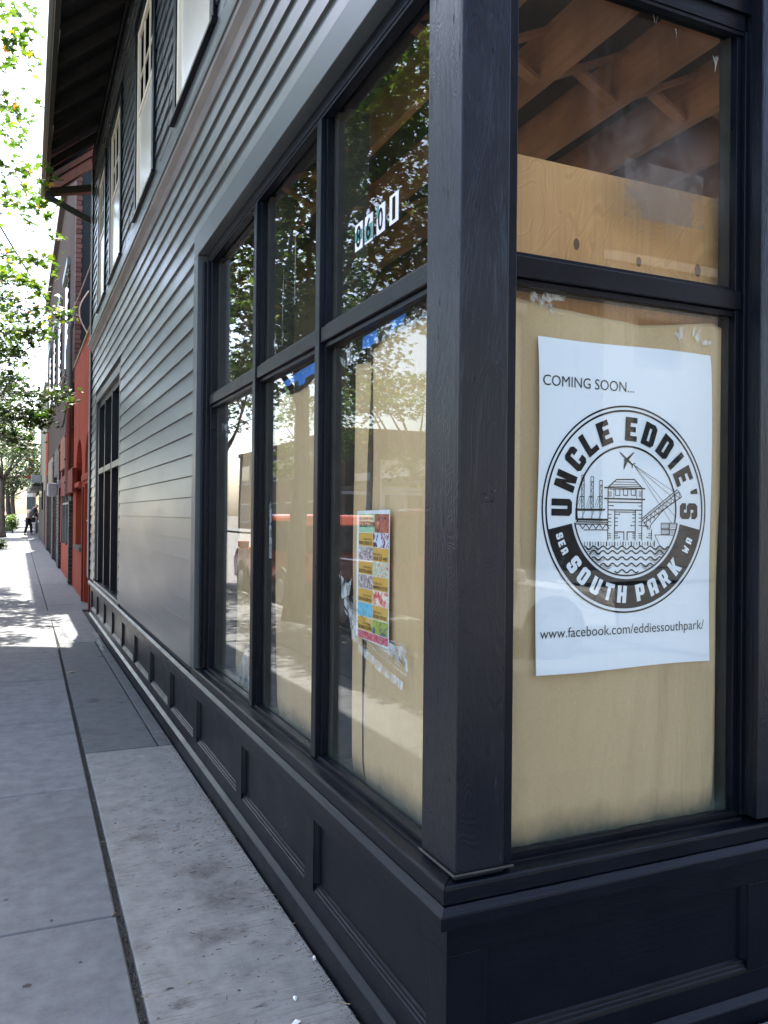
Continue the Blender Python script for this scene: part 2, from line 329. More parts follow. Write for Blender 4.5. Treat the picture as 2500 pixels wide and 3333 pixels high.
MS = lambda x, y, z: Matrix.Translation((x, y, z)) @ Matrix.Rotation(-math.pi/2, 4, 'Z') @ Matrix.Rotation(math.pi/2, 4, 'X')   # facing -X
# ================================================================== SETTING: ground, roads, pavements
def sheet(name, x0, x1, ys, dz, mat, parent=None, kind='structure'):
    m = MB(); n = len(ys)
    for y in ys: m.v += [(x0, y, gz(y)+dz), (x1, y, gz(y)+dz)]
    for i in range(n-1): m.f.append([2*i, 2*i+1, 2*i+3, 2*i+2])
    o = m.build(name, mat, parent)
    if kind: o['kind'] = kind
    return o
YS = [-900, -60, 0, 14, 20, 26, 32, 38, 44, 50, 60, 120, 900]
sheet('ground', -900, 900, YS, -.16, 'dirt_ground')
sheet('road', -12.2, -2.05, [y for y in YS if y > -900], -.13, 'asphalt')
m = MB(); m.poly([(-60, -3.2, -.126), (-60, -12.5, -.126), (60, -12.5, -.126), (60, -3.2, -.126)]); tag(m.build('cross_road', 'asphalt'), kind='structure')
sheet('far_sidewalk', -15.5, -12.2, [-3, 14, 50, 300], .0, 'concrete_walk')
m = MB(); m.poly([(-30, -12.5, -.02), (-30, -16.5, -.02), (60, -16.5, -.02), (60, -12.5, -.02)]); tag(m.build('cross_sidewalk', 'concrete_walk'), kind='structure')

sidewalk = empty('sidewalk'); sidewalk['kind'] = 'structure'
def slab(x0, x1, y0, y1, mat, dz=0., skew0=0, skew1=0, name='paving_slab', gap=.004):
    m = MB(); g = gap; t = .12
    a = [(x0+skew0*y0+g, y0+g), (x1+skew1*y0-g, y0+g), (x1+skew1*y1-g, y1-g), (x0+skew0*y1+g, y1-g)]
    k = .006
    b_ = [(a[0][0]+k, a[0][1]+k), (a[1][0]-k, a[1][1]+k), (a[2][0]-k, a[2][1]-k), (a[3][0]+k, a[3][1]-k)]
    vs = [(x, y, gz(y)+dz-t) for x, y in a]+[(x, y, gz(y)+dz-.005) for x, y in a]+[(x, y, gz(y)+dz) for x, y in b_]
    fs = [(8, 9, 10, 11)]
    for l in (0, 4):
        for i in range(4): fs.append((l+i, l+(i+1) % 4, l+4+(i+1) % 4, l+4+i))
    m.add(vs, fs); return m.build(name, mat, sidewalk)
JX = lambda y: .345+.0118*y                       # expansion joint runs slightly askew
# strip against the wall (brushed) and the main walk; joints where the photograph shows them
ysA = [-1.2, 1.25, 3.42, 5.60]; 
slab_near = slab(JX(0)+.010, .982, -1.6, 5.60, 'concrete_brushed', skew0=.0118)
slab(.345+.010, .886, 5.605, 10.44, 'concrete_darker', skew0=.0118, name='paving_slab'); slab(.889, .982, 5.605, 10.44, 'concrete_darker', name='paving_slab')  # both slabs use the darker walk concrete
for y0, y1 in ((10.45, 14), (14, 18.6), (18.6, 24), (24, 32), (32, 41), (41, 50)): slab(.48, 1.6 if y0 > 12 else .982, y0, y1, 'concrete_walk')
ysB = [-3.2, -1.5, .1, 1.75, 3.3, 4.9, 6.55, 8.2, 9.9, 11.6, 14, 16, 18, 20, 23, 26, 29, 32, 36, 41, 50]
for i in range(len(ysB)-1):
    y0, y1 = ysB[i], ysB[i+1]
    if y1 <= 14: slab(-.78, .345-.010, y0, y1, 'concrete_walk', skew1=.0118)
    else: slab(-.78, .474, y0, y1, 'concrete_walk')
    slab(-1.86, -.785, y0, y1, 'concrete_walk')
for i in range(8): slab(.99+i*1.5 if i else .36, 1.5+i*1.5+.98-1.5+.0 if False else .99+(i+1)*1.5, -3.2, -1.62, 'concrete_walk')
for i in range(8): slab(.99+i*1.5, .99+(i+1)*1.5, -1.61, 1.79, 'concrete_walk', dz=.03)
slab(.12+.24, .985, -3.2, -1.61, 'concrete_walk')
sheet('sidewalk_bed', -1.9, 1.6, [-3.2, 12, 14, 50], -.03, 'joint_dirt')
sheet('distant_sidewalk', -1.9, 1.6, [50.01, 120, 400], -.004, 'concrete_walk')
k = MB().box(-2.05, -1.9, -3.0, 14, -.3, .0); 
for a, b_ in ((14, 20), (20, 26), (26, 32), (32, 38), (38, 44), (44, 50), (50, 200)):
    k.prism([(-2.05, a, -.3), (-1.9, a, -.3), (-1.9, a, gz(a)), (-2.05, a, gz(a))], [(-2.05, b_, -.3), (-1.9, b_, -.3), (-1.9, b_, gz(b_)), (-2.05, b_, gz(b_))])
tag(k.build('kerb', 'concrete_walk', bevel=.02), kind='structure')
# gravel and dirt that fills the open expansion joint and gathers against the wall
def pebbles(name, pts, rmin, rmax, mat):
    m = MB()
    for x, y, z in pts:
        r = random.uniform(rmin, rmax); a = random.random()*6.28; q = [(math.cos(a+t)*r*random.uniform(.6, 1.2), math.sin(a+t)*r*random.uniform(.6, 1.2)) for t in (0, 1.57, 3.14, 4.71)]
        m.add([(x+p[0], y+p[1], z) for p in q]+[(x, y, z+r*.7)], [(0, 1, 4), (1, 2, 4), (2, 3, 4), (3, 0, 4)])
    o = m.build(name, mat); o['kind'] = 'stuff'; return o
P = []
for i in range(3800):
    y = random.uniform(1.2, 12); P.append((JX(y)+random.uniform(-.010, .010), y, -.018+random.uniform(0, .012)))
pebbles('joint_gravel', P, .002, .006, 'pebble')
P = []
for i in range(2600):
    y = 1.7+9*random.random()**1.3; P.append((.978-abs(random.gauss(0, .022)), y, .0))
for i in range(500): P.append((1.0+random.random()*2, 1.785-abs(random.gauss(0, .02)), .03))
pebbles('wall_grit', P, .001, .0035, 'pebble')
# twigs, bark crumbs and leaf crumbs scattered on the strip along the wall
m = MB()
for i in range(420):
    y = random.choice([random.uniform(1.9, 6), random.gauss(4.0, .35), random.uniform(5, 11)]); x = random.uniform(.38, .97) if random.random() < .85 else random.uniform(-.3, .4)
    if random.random() < .4: x = .97-abs(random.gauss(0, .09))
    L = random.uniform(.004, .022) if random.random() < .93 else random.uniform(.03, .07); a = random.gauss(0, .5)
    m.bar((x, y, .002), (x+L*math.cos(a), y+L*math.sin(a), .002+random.random()*.002), random.uniform(.001, .003), .0015)
tag(m.build('twig_litter', 'dry_leaf'), kind='stuff')
m = MB()
for i in range(150):
    y = random.uniform(1.9, 5.4); x = random.gauss(.74, .12); 
    if not .4 < x < .97: continue
    L = random.uniform(.002, .009) if random.random() < .85 else random.uniform(.01, .03); a = random.gauss(.15, .8)
    m.bar((x, y, .0015), (x+L*math.cos(a), y+L*math.sin(a), .0015), random.uniform(.0008, .002), .001)
tag(m.build('bark_litter', 'gum'), kind='stuff')
# stains and old gum, as parts of the slabs they mark
def blotch(name, x, y, rx, ry, mat, parent, z=.0012):
    m = MB(); n = 18; ph = random.random()*6
    m.poly([(math.cos(2*math.pi*k/n)*(1+.22*math.sin(3*k*.7+ph)), math.sin(2*math.pi*k/n)*(1+.2*math.cos(2*k*.9+ph)), 0) for k in range(n)])
    o = m.build(name, mat, parent); o.location = (x, y, z); o.scale = (rx, ry, 1); return o
for x, y, rx, ry in ((.56, 2.45, .017, .012), (.82, 2.22, .016, .009), (.05, 2.92, .015, .012), (.475, 2.72, .013, .006), (.12, 2.62, .013, .007), (-.02, 3.6, .010, .008), (.60, 3.25, .008, .007), (.22, 3.0, .007, .007), (.47, 4.28, .006, .01), (.93, 2.3, .010, .006), (.14, 3.35, .006, .012), (.02, 2.5, .007, .006), (.68, 2.62, .006, .006)):
    blotch('gum_spot', x, y, rx, ry, 'gum', sidewalk)
for i in range(60): r = random.uniform(.0012, .0045); blotch('gum_spot', random.uniform(-.12, .93), 1.9+5.5*random.random(), r*random.uniform(.8, 1.6), r, 'gum', sidewalk)
for x, y, rx, ry in ((.58, 4.05, .09, .05), (.76, 3.55, .12, .13), (.80, 3.28, .12, .14), (.60, 7.15, .06, .10), (.50, 2.62, .05, .03), (.7, 3.0, .12, .07)):
    blotch('stain', x, y, rx*1.3, ry*1.3, 'stain_soft', sidewalk, .0018)
for x, y, s in ((.93, 10.3, .05), (.91, 9.9, .035), (.95, 11.0, .045)):
    m = MB(); n = 14
    m.poly([(x+s*math.cos(6.283*k/n)*random.uniform(.3, .8), y+s*7*math.sin(6.283*k/n)*random.uniform(.5, 1), .003+s*.01) for k in range(n)]); m.build('mortar_patch', 'repair_mortar', sidewalk)
def scrap(label, name, cat, x, y, s, mat, rz, n=6):
    m = MB(); pts = [(s*math.cos(6.28*k/n)*random.uniform(.5, 1.2), s*.55*math.sin(6.28*k/n)*random.uniform(.4, 1.2), random.uniform(.001, .010)) for k in range(n)]
    m.add(pts+[(0, 0, .012)], [(k, (k+1) % n, n) for k in range(n)]); o = m.build(name, mat); o.location = (x, y, .001); o.rotation_euler.z = rz; return tag(o, label, cat)
scrap('largest dry curled white scrap lying on the pavement near the wall', 'paper_scrap', 'litter', .793, 2.375, .024, 'paper_scrap', .3)
scrap('small upright white paper flake beyond the larger scrap on the pavement', 'paper_scrap', 'litter', .832, 2.50, .014, 'paper_scrap', 1.2)
scrap('pale torn leaf on the shaded pavement beyond the second joint', 'fallen_leaf', 'leaf', .50, 8.5, .05, 'dry_leaf', .2)
scrap('greenish crumpled wrapper lying by the wall below the third panel', 'wrapper', 'litter', .80, 7.0, .04, 'sign_green', .5)
scrap('tan curled leaf in the corner of the near slab against the joint', 'fallen_leaf', 'leaf', .36, 3.3, .02, 'dry_leaf', 1.3)
scrap('dark curled leaf under the black panelled base far along', 'fallen_leaf', 'leaf', .86, 9.3, .05, 'gum', .1)
o = MB().tube([(-.008, 0, 0), (.008, 0, 0)], .005, 10).build('cigarette_butt', 'paper_scrap'); o.location = (.966, 2.70, .006); o.rotation_euler.z = 1.3; tag(o, 'short white cigarette filter lying against the black base', 'cigarette butt')
o = MB().bar((-.02, 0, 0), (.02, 0, 0), .004, .002).build('wood_chip', 'paper_scrap'); o.location = (.40, 17.0, .035); tag(o, 'pale stick lying on the shaded walk beside the red building', 'stick')

# ================================================================== THE CORNER BUILDING
bld = empty('corner_shop', (1.0, FY, 0)); tag(bld, 'dark grey clapboard and shingle corner shop with black panelled base and eaves', 'building')
bld.location = (0, 0, 0)
YE = 12.7                                          # far end of the side wall
XE = 7.5
# --- base: skirt, rails, stiles, recessed panels with stepped moulding, lip and sill
skirt = [(-.017, -.05), (-.017, .087), (.006, .106), (.05, .106), (.05, -.05)]
moulding(S, skirt, FY, YE, 1, 0).build('skirting_board', 'navy_y', bld, bevel=.003)
moulding(F, [(d, z) for d, z in skirt], 1.0, XE, 1, 0).build('skirting_board', 'navy_x', bld, bevel=.003)
lip = [(-.032, .522), (-.032, .556), (-.014, .574), (.04, .576), (.04, .522)]
moulding(S, lip, FY, YE, 1, 0).build('sill_lip', 'navy_y', bld, bevel=.0025); moulding(F, lip, 1.0, XE, 1, 0).build('sill_lip', 'navy_x', bld, bevel=.0025)
def base_run(T, u0, u1, stiles, ax, corner):
    s0 = u0+.006 if not corner else u0
    moulding(T, [(.005, .1065), (.005, .172), (.045, .172), (.045, .1065)], u0, u1, 1 if corner else 0).build('bottom_rail', 'navy_'+ax, bld, bevel=.0015)
    moulding(T, [(.005, .437), (.005, .5215), (.045, .5215), (.045, .437)], u0, u1, 1 if corner else 0).build('top_rail', 'navy_'+ax, bld, bevel=.0015)
    edges = [(u0, stiles[0][0])] if False else []
    prev = None
    for a, b_ in stiles:
        if prev is None and corner: moulding(T, [(.005, .1725), (.005, .4365), (.045, .4365), (.045, .1725)], u0, b_, 1).build('stile', 'navy_z', bld, bevel=.0015)
        else: wbox(T, a, b_, .005, .045, .1725, .4365).build('stile', 'navy_z', bld, bevel=.0015)
        if prev is not None and a-prev > .1:
            p0, p1 = prev, a
            wbox(T, p0, p1, .026, .046, .1725, .4365).build('base_panel', 'navy_'+ax, bld)
            st = [(.006, .173), (.0085, .181), (.012, .184), (.014, .192), (.0175, .195), (.0195, .203), (.0257, .207), (.0257, .173)]
            moulding(T, st, p0+.001, p1-.001).build('panel_moulding', 'navy_'+ax, bld)
            for e, sg in ((p0, 1), (p1, -1)):
                mm = MB(); q = [(.008, 0), (.011, .006), (.015, .009), (.018, .016), (.0255, .019), (.0255, 0)]
                mm.prism([T(d, e+sg*u, .207) for d, u in q], [T(d, e+sg*u, .4363) for d, u in q]); mm.build('panel_moulding', 'navy_z', bld)
        prev = b_
base_run(S, FY, YE, [(FY, 1.93), (2.83, 2.93), (3.88, 3.98), (4.95, 5.06), (5.88, 5.98), (6.82, 6.92), (7.80, 7.90), (8.78, 8.88), (9.74, 9.84), (10.68, 10.78), (11.65, 11.75), (12.55, YE)], 'y', True)
base_run(F, 1.0, XE, [(1.0, 1.118), (2.05, 2.33), (3.35, 3.45), (4.5, 4.6), (5.6, 5.7), (7.3, XE)], 'x', True)
nose = [(-.016, .5765), (-.016, .618), (-.011, .624), (.10, .642), (.10, .5765)]
moulding(S, nose, FY, 5.02, 1, 0).build('window_sill', 'navy_y', bld, bevel=.004); moulding(F, nose, 1.0, XE, 1, 0).build('window_sill', 'navy_x', bld, bevel=.004)
moulding(S, nose, 8.94, 12.0).build('window_sill', 'navy_y', bld, bevel=.003)
# --- corner post and its stop
post = MB().box(1.02, 1.165, 1.806, 1.995, .63, 3.2).build('corner_post', 'navy_post', bld, bevel=.004)
MB().box(1.1665, 1.192, 1.812, 1.90, .632, 3.2).build('post_stop', 'navy_z', bld, bevel=.002)
m = MB(); m.tube([(1.014, 1.994, .645), (1.014, 1.801, .645), (1.19, 1.801, .645)], .0035, 5)
m.build('caulk_bead', 'interior_jamb', bld)
# chips, splits and a rough knot in the old paint of the post
def chip(u, z, w_, h_, face, mat, n=7):
    m = MB(); pts = [(u+w_*math.cos(6.283*k/n)*random.uniform(.5, 1.2), z+h_*math.sin(6.283*k/n)*random.uniform(.5, 1.2)) for k in range(n)]
    m.poly([(a, 1.8052, b_) if face == 'F' else (1.0192, a, b_) for a, b_ in pts]); m.build('paint_chip', mat, bld)
for i in range(26): chip(random.uniform(1.025, 1.16), random.uniform(.66, 2.9), random.uniform(.0007, .0022), random.uniform(.002, .012), 'F', random.choice(['chip_gray', 'chip_dark']))
for i in range(30): chip(random.uniform(1.812, 1.985), random.uniform(.66, 3.0), random.uniform(.0007, .002), random.uniform(.004, .028), 'L', random.choice(['chip_gray', 'chip_dark', 'chip_dark']))
for i in range(9): chip(1.105+random.gauss(0, .018), 1.61+random.gauss(0, .018), random.uniform(.002, .007), random.uniform(.0012, .004), 'F', random.choice(['chip_dark', 'chip_dark', 'chip_gray']))
for i in range(6): chip(1.035+random.gauss(0, .008), 1.27+random.gauss(0, .02), random.uniform(.001, .005), random.uniform(.001, .004), 'F', 'chip_dark')
# --- storefront windows
GT, GB, RT, RB, HT = 2.18, .652, 2.27, 2.18, 3.06
def storefront(T, ax, u0, u1, muls, gd, name='storefront_window', near_steps=True, far_steps=True, mw=.048):
    """one framed unit: jambs, stepped stops, mullions, transom bar and a pane in each opening"""
    fr = wbox(T, u0, u1, .030, gd+.03, HT+.0005, HT+.05).build(name, 'navy_'+ax, bld, bevel=.002)
    N = lambda n, m_, mat='navy_z', bv=.0015: m_.build(n, mat, fr, bevel=bv)
    for k, (d0, h) in enumerate(((.012, .016), (.034, .034))): N('head_stop', wbox(T, u0, u1, d0, gd-.005, HT-h*0+.0*k-(.012 if k else 0), HT-(.0 if k else -.0)) , 'navy_'+ax) if k else None
    N('bottom_stop', wbox(T, u0, u1, .040, gd-.003, .630, GB+.002), 'navy_'+ax); N('bottom_stop', wbox(T, u0, u1, .022, .0398, .628, GB-.014), 'navy_'+ax)
    if far_steps:
        for a, b_, d in ((u1+.055, u1+.098, .006), (u1+.020, u1+.0545, .022), (u1-.006, u1+.0195, .042)): N('jamb_stop', wbox(T, a, b_, d, gd+.03, .6425, HT))
    openings = []; prev = u0
    for mu in muls:
        N('mullion', wbox(T, mu, mu+mw, .028, gd-.0005, .6425, HT-.012), 'navy_z', .003)
        N('mullion', wbox(T, mu+.006, mu+mw-.006, gd+.0045, gd+.05, .6425, HT-.012), 'interior_jamb')
        N('mullion_stop', wbox(T, mu-.009, mu-.0005, .050, gd-.001, .6535, HT-.013)); N('mullion_stop', wbox(T, mu+mw+.0005, mu+mw+.009, .050, gd-.001, .6535, HT-.013))
        openings.append((prev, mu)); prev = mu+mw
    openings.append((prev, u1))
    for a, b_ in openings:
        aa, bb = a+.0095, b_-.0095
        N('transom_bar', wbox(T, a+.001, b_-.001, .034, gd-.0005, RB+.018, RT-.014), 'navy_'+ax, .004)
        N('transom_stop', wbox(T, aa, bb, .050, gd-.001, RB, RB+.0175), 'navy_'+ax); N('transom_stop', wbox(T, aa, bb, .050, gd-.001, RT-.0135, RT), 'navy_'+ax)
        N('transom_bar', wbox(T, a+.001, b_-.001, gd+.0045, gd+.04, RB, RT), 'interior_jamb')
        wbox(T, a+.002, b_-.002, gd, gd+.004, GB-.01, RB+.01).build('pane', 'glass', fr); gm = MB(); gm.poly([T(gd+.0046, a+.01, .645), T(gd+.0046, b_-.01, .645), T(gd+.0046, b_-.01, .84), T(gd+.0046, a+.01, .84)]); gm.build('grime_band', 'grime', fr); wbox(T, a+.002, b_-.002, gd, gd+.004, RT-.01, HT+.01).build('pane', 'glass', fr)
        jw, jd = (.045, .13) if T is S else (.022, .045)
        for e0, e1 in ((a+.001, a+jw), (b_-jw, b_-.001)): N('inner_jamb', wbox(T, e0, e1, gd+.0065, gd+jd, .64, HT+.02), 'interior_jamb', 0)
    return fr
side_win = storefront(S, 'y', 1.995, 4.83, [2.892, 3.792], .075)
front_win = storefront(F, 'x', 1.192, 2.04, [], .063, far_steps=False)
for a, b_, d in ((2.0405, 2.056, .028), (2.022, 2.040, .044)): wbox(F, a, b_, d, .093, .6425, HT).build('jamb_stop', 'navy_z', front_win, bevel=.0015)
MB().box(2.0565, 2.33, 1.790, 1.96, .643, 3.2).build('pilaster', 'navy_post', bld, bevel=.003)
storefront(F, 'x', 2.3305, 4.3, [3.3], .063, far_steps=True); storefront(F, 'x', 4.9, 7.2, [6.0], .063, far_steps=True)
MB().box(4.402, 4.89, 1.80, 1.96, .643, 3.2).build('pilaster', 'navy_post', bld); MB().box(7.30, 7.5, 1.80, 1.96, .643, 3.2).build('pilaster', 'navy_post', bld)
# window further along: two deep mullions, plywood behind
def far_window():
    fr = wbox(S, 9.10, 11.86, .03, .12, 2.985, 3.06).build('storefront_window', 'navy_y', bld)
    N = lambda n, m_, mat='navy_z', bv=.002: m_.build(n, mat, fr, bevel=bv)
    for a, b_ in ((9.10, 9.22), (11.66, 11.86)): N('jamb', wbox(S, a, b_, .012, .12, .643, 2.984))
    for a in (10.02, 10.84): N('mullion', wbox(S, a, a+.07, .01, .12, .643, 2.984))
    for a, b_ in ((9.221, 10.019), (10.091, 10.839), (10.911, 11.659)):
        N('transom_bar', wbox(S, a, b_, .005, .12, 2.08, 2.15), 'trim_gray')
        for z0, z1 in ((.66, 2.079), (2.151, 2.983)): wbox(S, a, b_, .075, .079, z0, z1).build('pane', 'glass', fr)
        N('plywood_sheet', wbox(S, a+.001, b_-.001, .084, .1, .66, 2.95), 'plywood', 0)
far_window()
# casings painted like the siding
def caz(T, a, b_, z0, z1, ax, d0=-.012): wbox(T, a, b_, d0, .11, z0, z1).build('window_casing', 'trim_gray', bld, bevel=.003)
caz(S, 4.9285, 5.045, .6245, 3.1098, 'z', -.023); caz(S, FY-.02, 5.045, 3.1105, 3.245, 'y', -.023); caz(S, 9.0, 9.098, .6445, 3.065, 'z'); caz(S, 11.862, 11.96, .6445, 3.065, 'z'); caz(S, 9.0, 11.96, 3.066, 3.16, 'y')
wbox(F, .99, XE, -.012, .11, 3.2005, 3.34).build('window_casing', 'navy_x', bld, bevel=.003); wbox(F, 1.0, XE, .02, .11, HT+.051, 3.2).build('window_casing', 'navy_x', bld)
# --- clapboards, each course cut into boards; butt joints staggered
EXP = .1303
def clap(u0, u1, z, mat='siding', T=S):
    lap = .018; m = MB()
    pr = [(-.020, z), (-.0195, z+.002), (-.004, z+EXP+lap), (.0, z+EXP+lap), (.0, z)]
    m.prism([T(d, u0, zz) for d, zz in pr], [T(d, u1, zz) for d, zz in pr]); m.build('clapboard', mat, bld)
for kk in range(-7, 19):
    z = 1.53+kk*EXP
    if kk == 18: continue
    segs = []
    if z+EXP < 3.24:
        segs.append((5.047, 8.998 if z < 3.1 else 11))
        if z < 3.1: segs.append((11.962, YE-.11))
        else: segs = [(5.047, YE-.11)]
    else: segs = [(1.80, YE-.11)]
    if 3.0 < z < 3.1: segs = [(5.047, 8.998), (11.962, YE-.11)]
    for a, b_ in segs:
        cuts = [a]
        if b_-a > 4.2:
            c_ = a+random.uniform(2.2, 3.9)
            while c_ < b_-1: cuts.append(c_); c_ += random.uniform(2.4, 4)
        cuts.append(b_)
        for p, q_ in zip(cuts, cuts[1:]): clap(p+.0015, q_-.0015, z+random.uniform(-.0015, .0025))
for a, b_, z0, z1 in ((5.046, 9.05, .56, 3.25), (11.9, YE, .56, 3.25), (9.0501, 11.8999, .56, .62), (9.0501, 11.8999, 3.07, 3.25)): MB().box(1.0, 1.02, a, b_, z0, z1).build('wall_sheathing', 'dark_void', bld)
MB().box(1.0, 1.02, FY, YE, 3.25, 6.9).build('wall_sheathing', 'dark_void', bld)
# front wall above and behind, far end, roof-side closing
MB().box(1.0, XE, FY, FY+.02, 3.341, 6.9).build('upper_front_wall', 'siding', bld); MB().box(1.02, XE, YE-.02, YE, 0, 6.9).build('end_wall', 'siding', bld)
MB().box(XE-.02, XE, FY+.03, YE-.03, 0, 6.9).build('party_wall', 'dark_void', bld)
# belt course: brown drip moulding under a wide pale-grey board
moulding(S, [(-.020, 3.872), (-.030, 3.93), (-.060, 3.965), (-.060, 4.0), (.0, 4.0), (.0, 3.872)], 1.79, YE).build('drip_moulding', 'belt_brown', bld)
moulding(S, [(-.070, 4.0005), (-.074, 4.03), (-.030, 4.05), (-.024, 4.10), (.0, 4.10), (.0, 4.0005)], 1.79, YE+.02).build('belt_cap', 'siding', bld, bevel=.002)
wbox(S, 1.79, YE, -.022, .0, 4.1005, 4.268).build('belt_board', 'trim_gray', bld, bevel=.003)
# corner board at the far end, with a white strip painting in its lit edge
MB().box(.965, 1.0, YE-.105, YE+.02, .6, 6.75).build('corner_board', 'navy_z', bld, bevel=.002); MB().box(.955, .9645, YE+.0, YE+.022, .62, 6.7).build('lit_edge_strip', 'white_edge', bld)
# --- shingled upper wall
wins = [(1.95, 2.95), (4.62, 5.72), (6.82, 7.80), (9.12, 10.10), (10.82, 11.62)]
ZS, ZT = 4.30, 5.98
sh = MB(); tiles = []
row = 0; z = 4.262
base_sh = None
while z < 6.72:
    u = 1.80+random.uniform(0, .1)
    while u < YE-.105:
        wd = random.uniform(.10, .21); v = min(u+wd-.010, YE-.107)
        blocked = any(u < b_+.10 and v > a-.10 and z+.12 > ZS-.05 and z < ZT+.1 for a, b_ in wins)
        if blocked:
            for a, b_ in wins:                         # trim the shingle back to the casing
                if v > a-.10 and u < a-.13 and z < ZT+.1 and z+.12 > ZS-.05: v = a-.105; blocked = False
                elif u < b_+.10 and v > b_+.13 and z < ZT+.1 and z+.12 > ZS-.05: u2 = b_+.105; u, blocked = u2, False
        if not blocked and v-u > .03: tiles.append((u, v, z+random.uniform(-.009, .007), random.uniform(0, .007)))
        u = max(u, u+0)+wd if v >= u+wd-.007 else v+.006+.001
        if u <= v: u = v+.006
    z += .128; row += 1
def shingle(mb, u, v, z, t):
    pr = [(-.019-t, z), (-.018-t, z+.002), (-.006, z+.150), (-.0003, z+.150), (-.0003, z)]
    return mb.prism([S(d, u, zz) for d, zz in pr], [S(d, v, zz) for d, zz in pr])
tiles.sort(key=lambda t: abs(t[0]-6.2)+abs(t[2]-4.9)*1.2+(50 if t[0] < 3.9 else 0))
for t in tiles[:300]: shingle(MB(), *t).build('shingle', 'shingle', bld)
for t in tiles[300:]: shingle(sh, *t)
tag(sh.build('shingles', 'shingle', bld), kind='stuff')
# --- upper sash windows
for a, b_ in wins:
    wf = wbox(S, a-.10, a, -.036, .03, ZS, ZT).build('sash_window', 'navy_z', bld, bevel=.003)
    N = lambda n, m_, mat, bv=.002: m_.build(n, mat, wf, bevel=bv)
    N('casing', wbox(S, b_, b_+.10, -.036, .03, ZS, ZT), 'navy_z'); N('casing', wbox(S, a-.12, b_+.12, -.040, .03, ZT+.0005, ZT+.13), 'navy_y')
    N('sill', wbox(S, a-.14, b_+.14, -.052, .03, ZS-.024, ZS-.0005), 'navy_y')
    for e0, e1 in ((a+.0005, a+.055), (b_-.055, b_-.0005)): N('sash_frame', wbox(S, e0, e1, -.026, .03, ZS+.0, ZT-.0005), 'cream_paint')
    N('sash_frame', wbox(S, a+.056, b_-.056, -.024, .03, ZS, ZS+.07), 'cream_paint'); N('sash_frame', wbox(S, a+.056, b_-.056, -.024, .03, ZT-.06, ZT-.0005), 'cream_paint')
    zm = (ZS+ZT)/2+.05; N('meeting_rail', wbox(S, a+.056, b_-.056, -.020, .03, zm, zm+.045), 'cream_paint')
    for t in (1, 2): uu = a+(b_-a)*t/3; N('glazing_bar', wbox(S, uu-.009, uu+.009, -.014, .02, zm+.046, ZT-.0605), 'cream_paint')
    N('glazing_bar', wbox(S, a+.056, b_-.056, -.0135, .0, zm+.33, zm+.35), 'cream_paint')
    wbox(S, a+.056, b_-.056, -.010, .008, ZS+.07, zm).build('pane', 'window_cream', wf); wbox(S, a+.056, b_-.056, .000, .008, zm+.045, ZT-.06).build('pane', 'window_dark' if a > 6 else 'window_cream', wf)
# --- frieze, eave, rafters, gutter
wbox(S, 1.79, YE, -.045, 0, 6.722, 6.80).build('frieze_board', 'navy_y', bld)
for i in range(4): wbox(S, 1.79, YE, -.030+i*.0, .0, 6.56+i*.04, 6.592+i*.04).build('frieze_batten', 'navy_y', bld)
EX = lambda y: .228+.0108*(y-8.5)                   # gutter line, very slightly out of parallel
ez = 6.40; slope = .83; y0e, y1e = 1.2, 13.65
def strip(name, dx0, dx1, z0, z1, mat, bv=0):
    m = MB(); m.prism([(EX(y0e)+dx0, y0e, z0), (EX(y0e)+dx1, y0e, z0), (EX(y0e)+dx1, y0e, z1), (EX(y0e)+dx0, y0e, z1)], [(EX(y1e)+dx0, y1e, z0), (EX(y1e)+dx1, y1e, z0), (EX(y1e)+dx1, y1e, z1), (EX(y1e)+dx0, y1e, z1)]); return m.build(name, mat, bld, bevel=bv)
strip('gutter', 0, .052, ez, ez+.11, 'gutter', .012); strip('gutter_lip', .053, .060, ez+.012, ez+.1, 'white_edge'); strip('fascia_board', .061, .112, ez-.012, ez+.15, 'soffit_dark')
for a in (2.2, 4.4, 6.6, 8.8, 11.0): MB().box(EX(a)+.112, EX(a)+.118, a, a+2.0, ez-.006, ez+.006).build('drip_strip', 'white_edge', bld)
ry = 1.5
while ry < 13.3:
    x0 = EX(ry)+.113; m = MB(); zc = lambda x: ez+.02+(x-x0)*slope
    m.prism([(x0, ry, zc(x0)), (1.25, ry, zc(1.25)), (1.25, ry, zc(1.25)+.13), (x0, ry, zc(x0)+.13)], [(x0, ry+.06, zc(x0)), (1.25, ry+.06, zc(1.25)), (1.25, ry+.06, zc(1.25)+.13), (x0, ry+.06, zc(x0)+.13)]); m.build('rafter', 'soffit_dark', bld); ry += .575
for i in range(6):                                  # soffit boards run along the eave
    x0 = .33+i*.142; z0 = ez+.16+(x0-.33)*slope
    MB().prism([(x0, y0e, z0), (x0+.138, y0e, z0+.138*slope), (x0+.138, y0e, z0+.138*slope+.02), (x0, y0e, z0+.02)], [(x0, y1e, z0), (x0+.138, y1e, z0+.138*slope), (x0+.138, y1e, z0+.138*slope+.02), (x0, y1e, z0+.02)]).build('soffit_board', 'soffit_dark', bld)
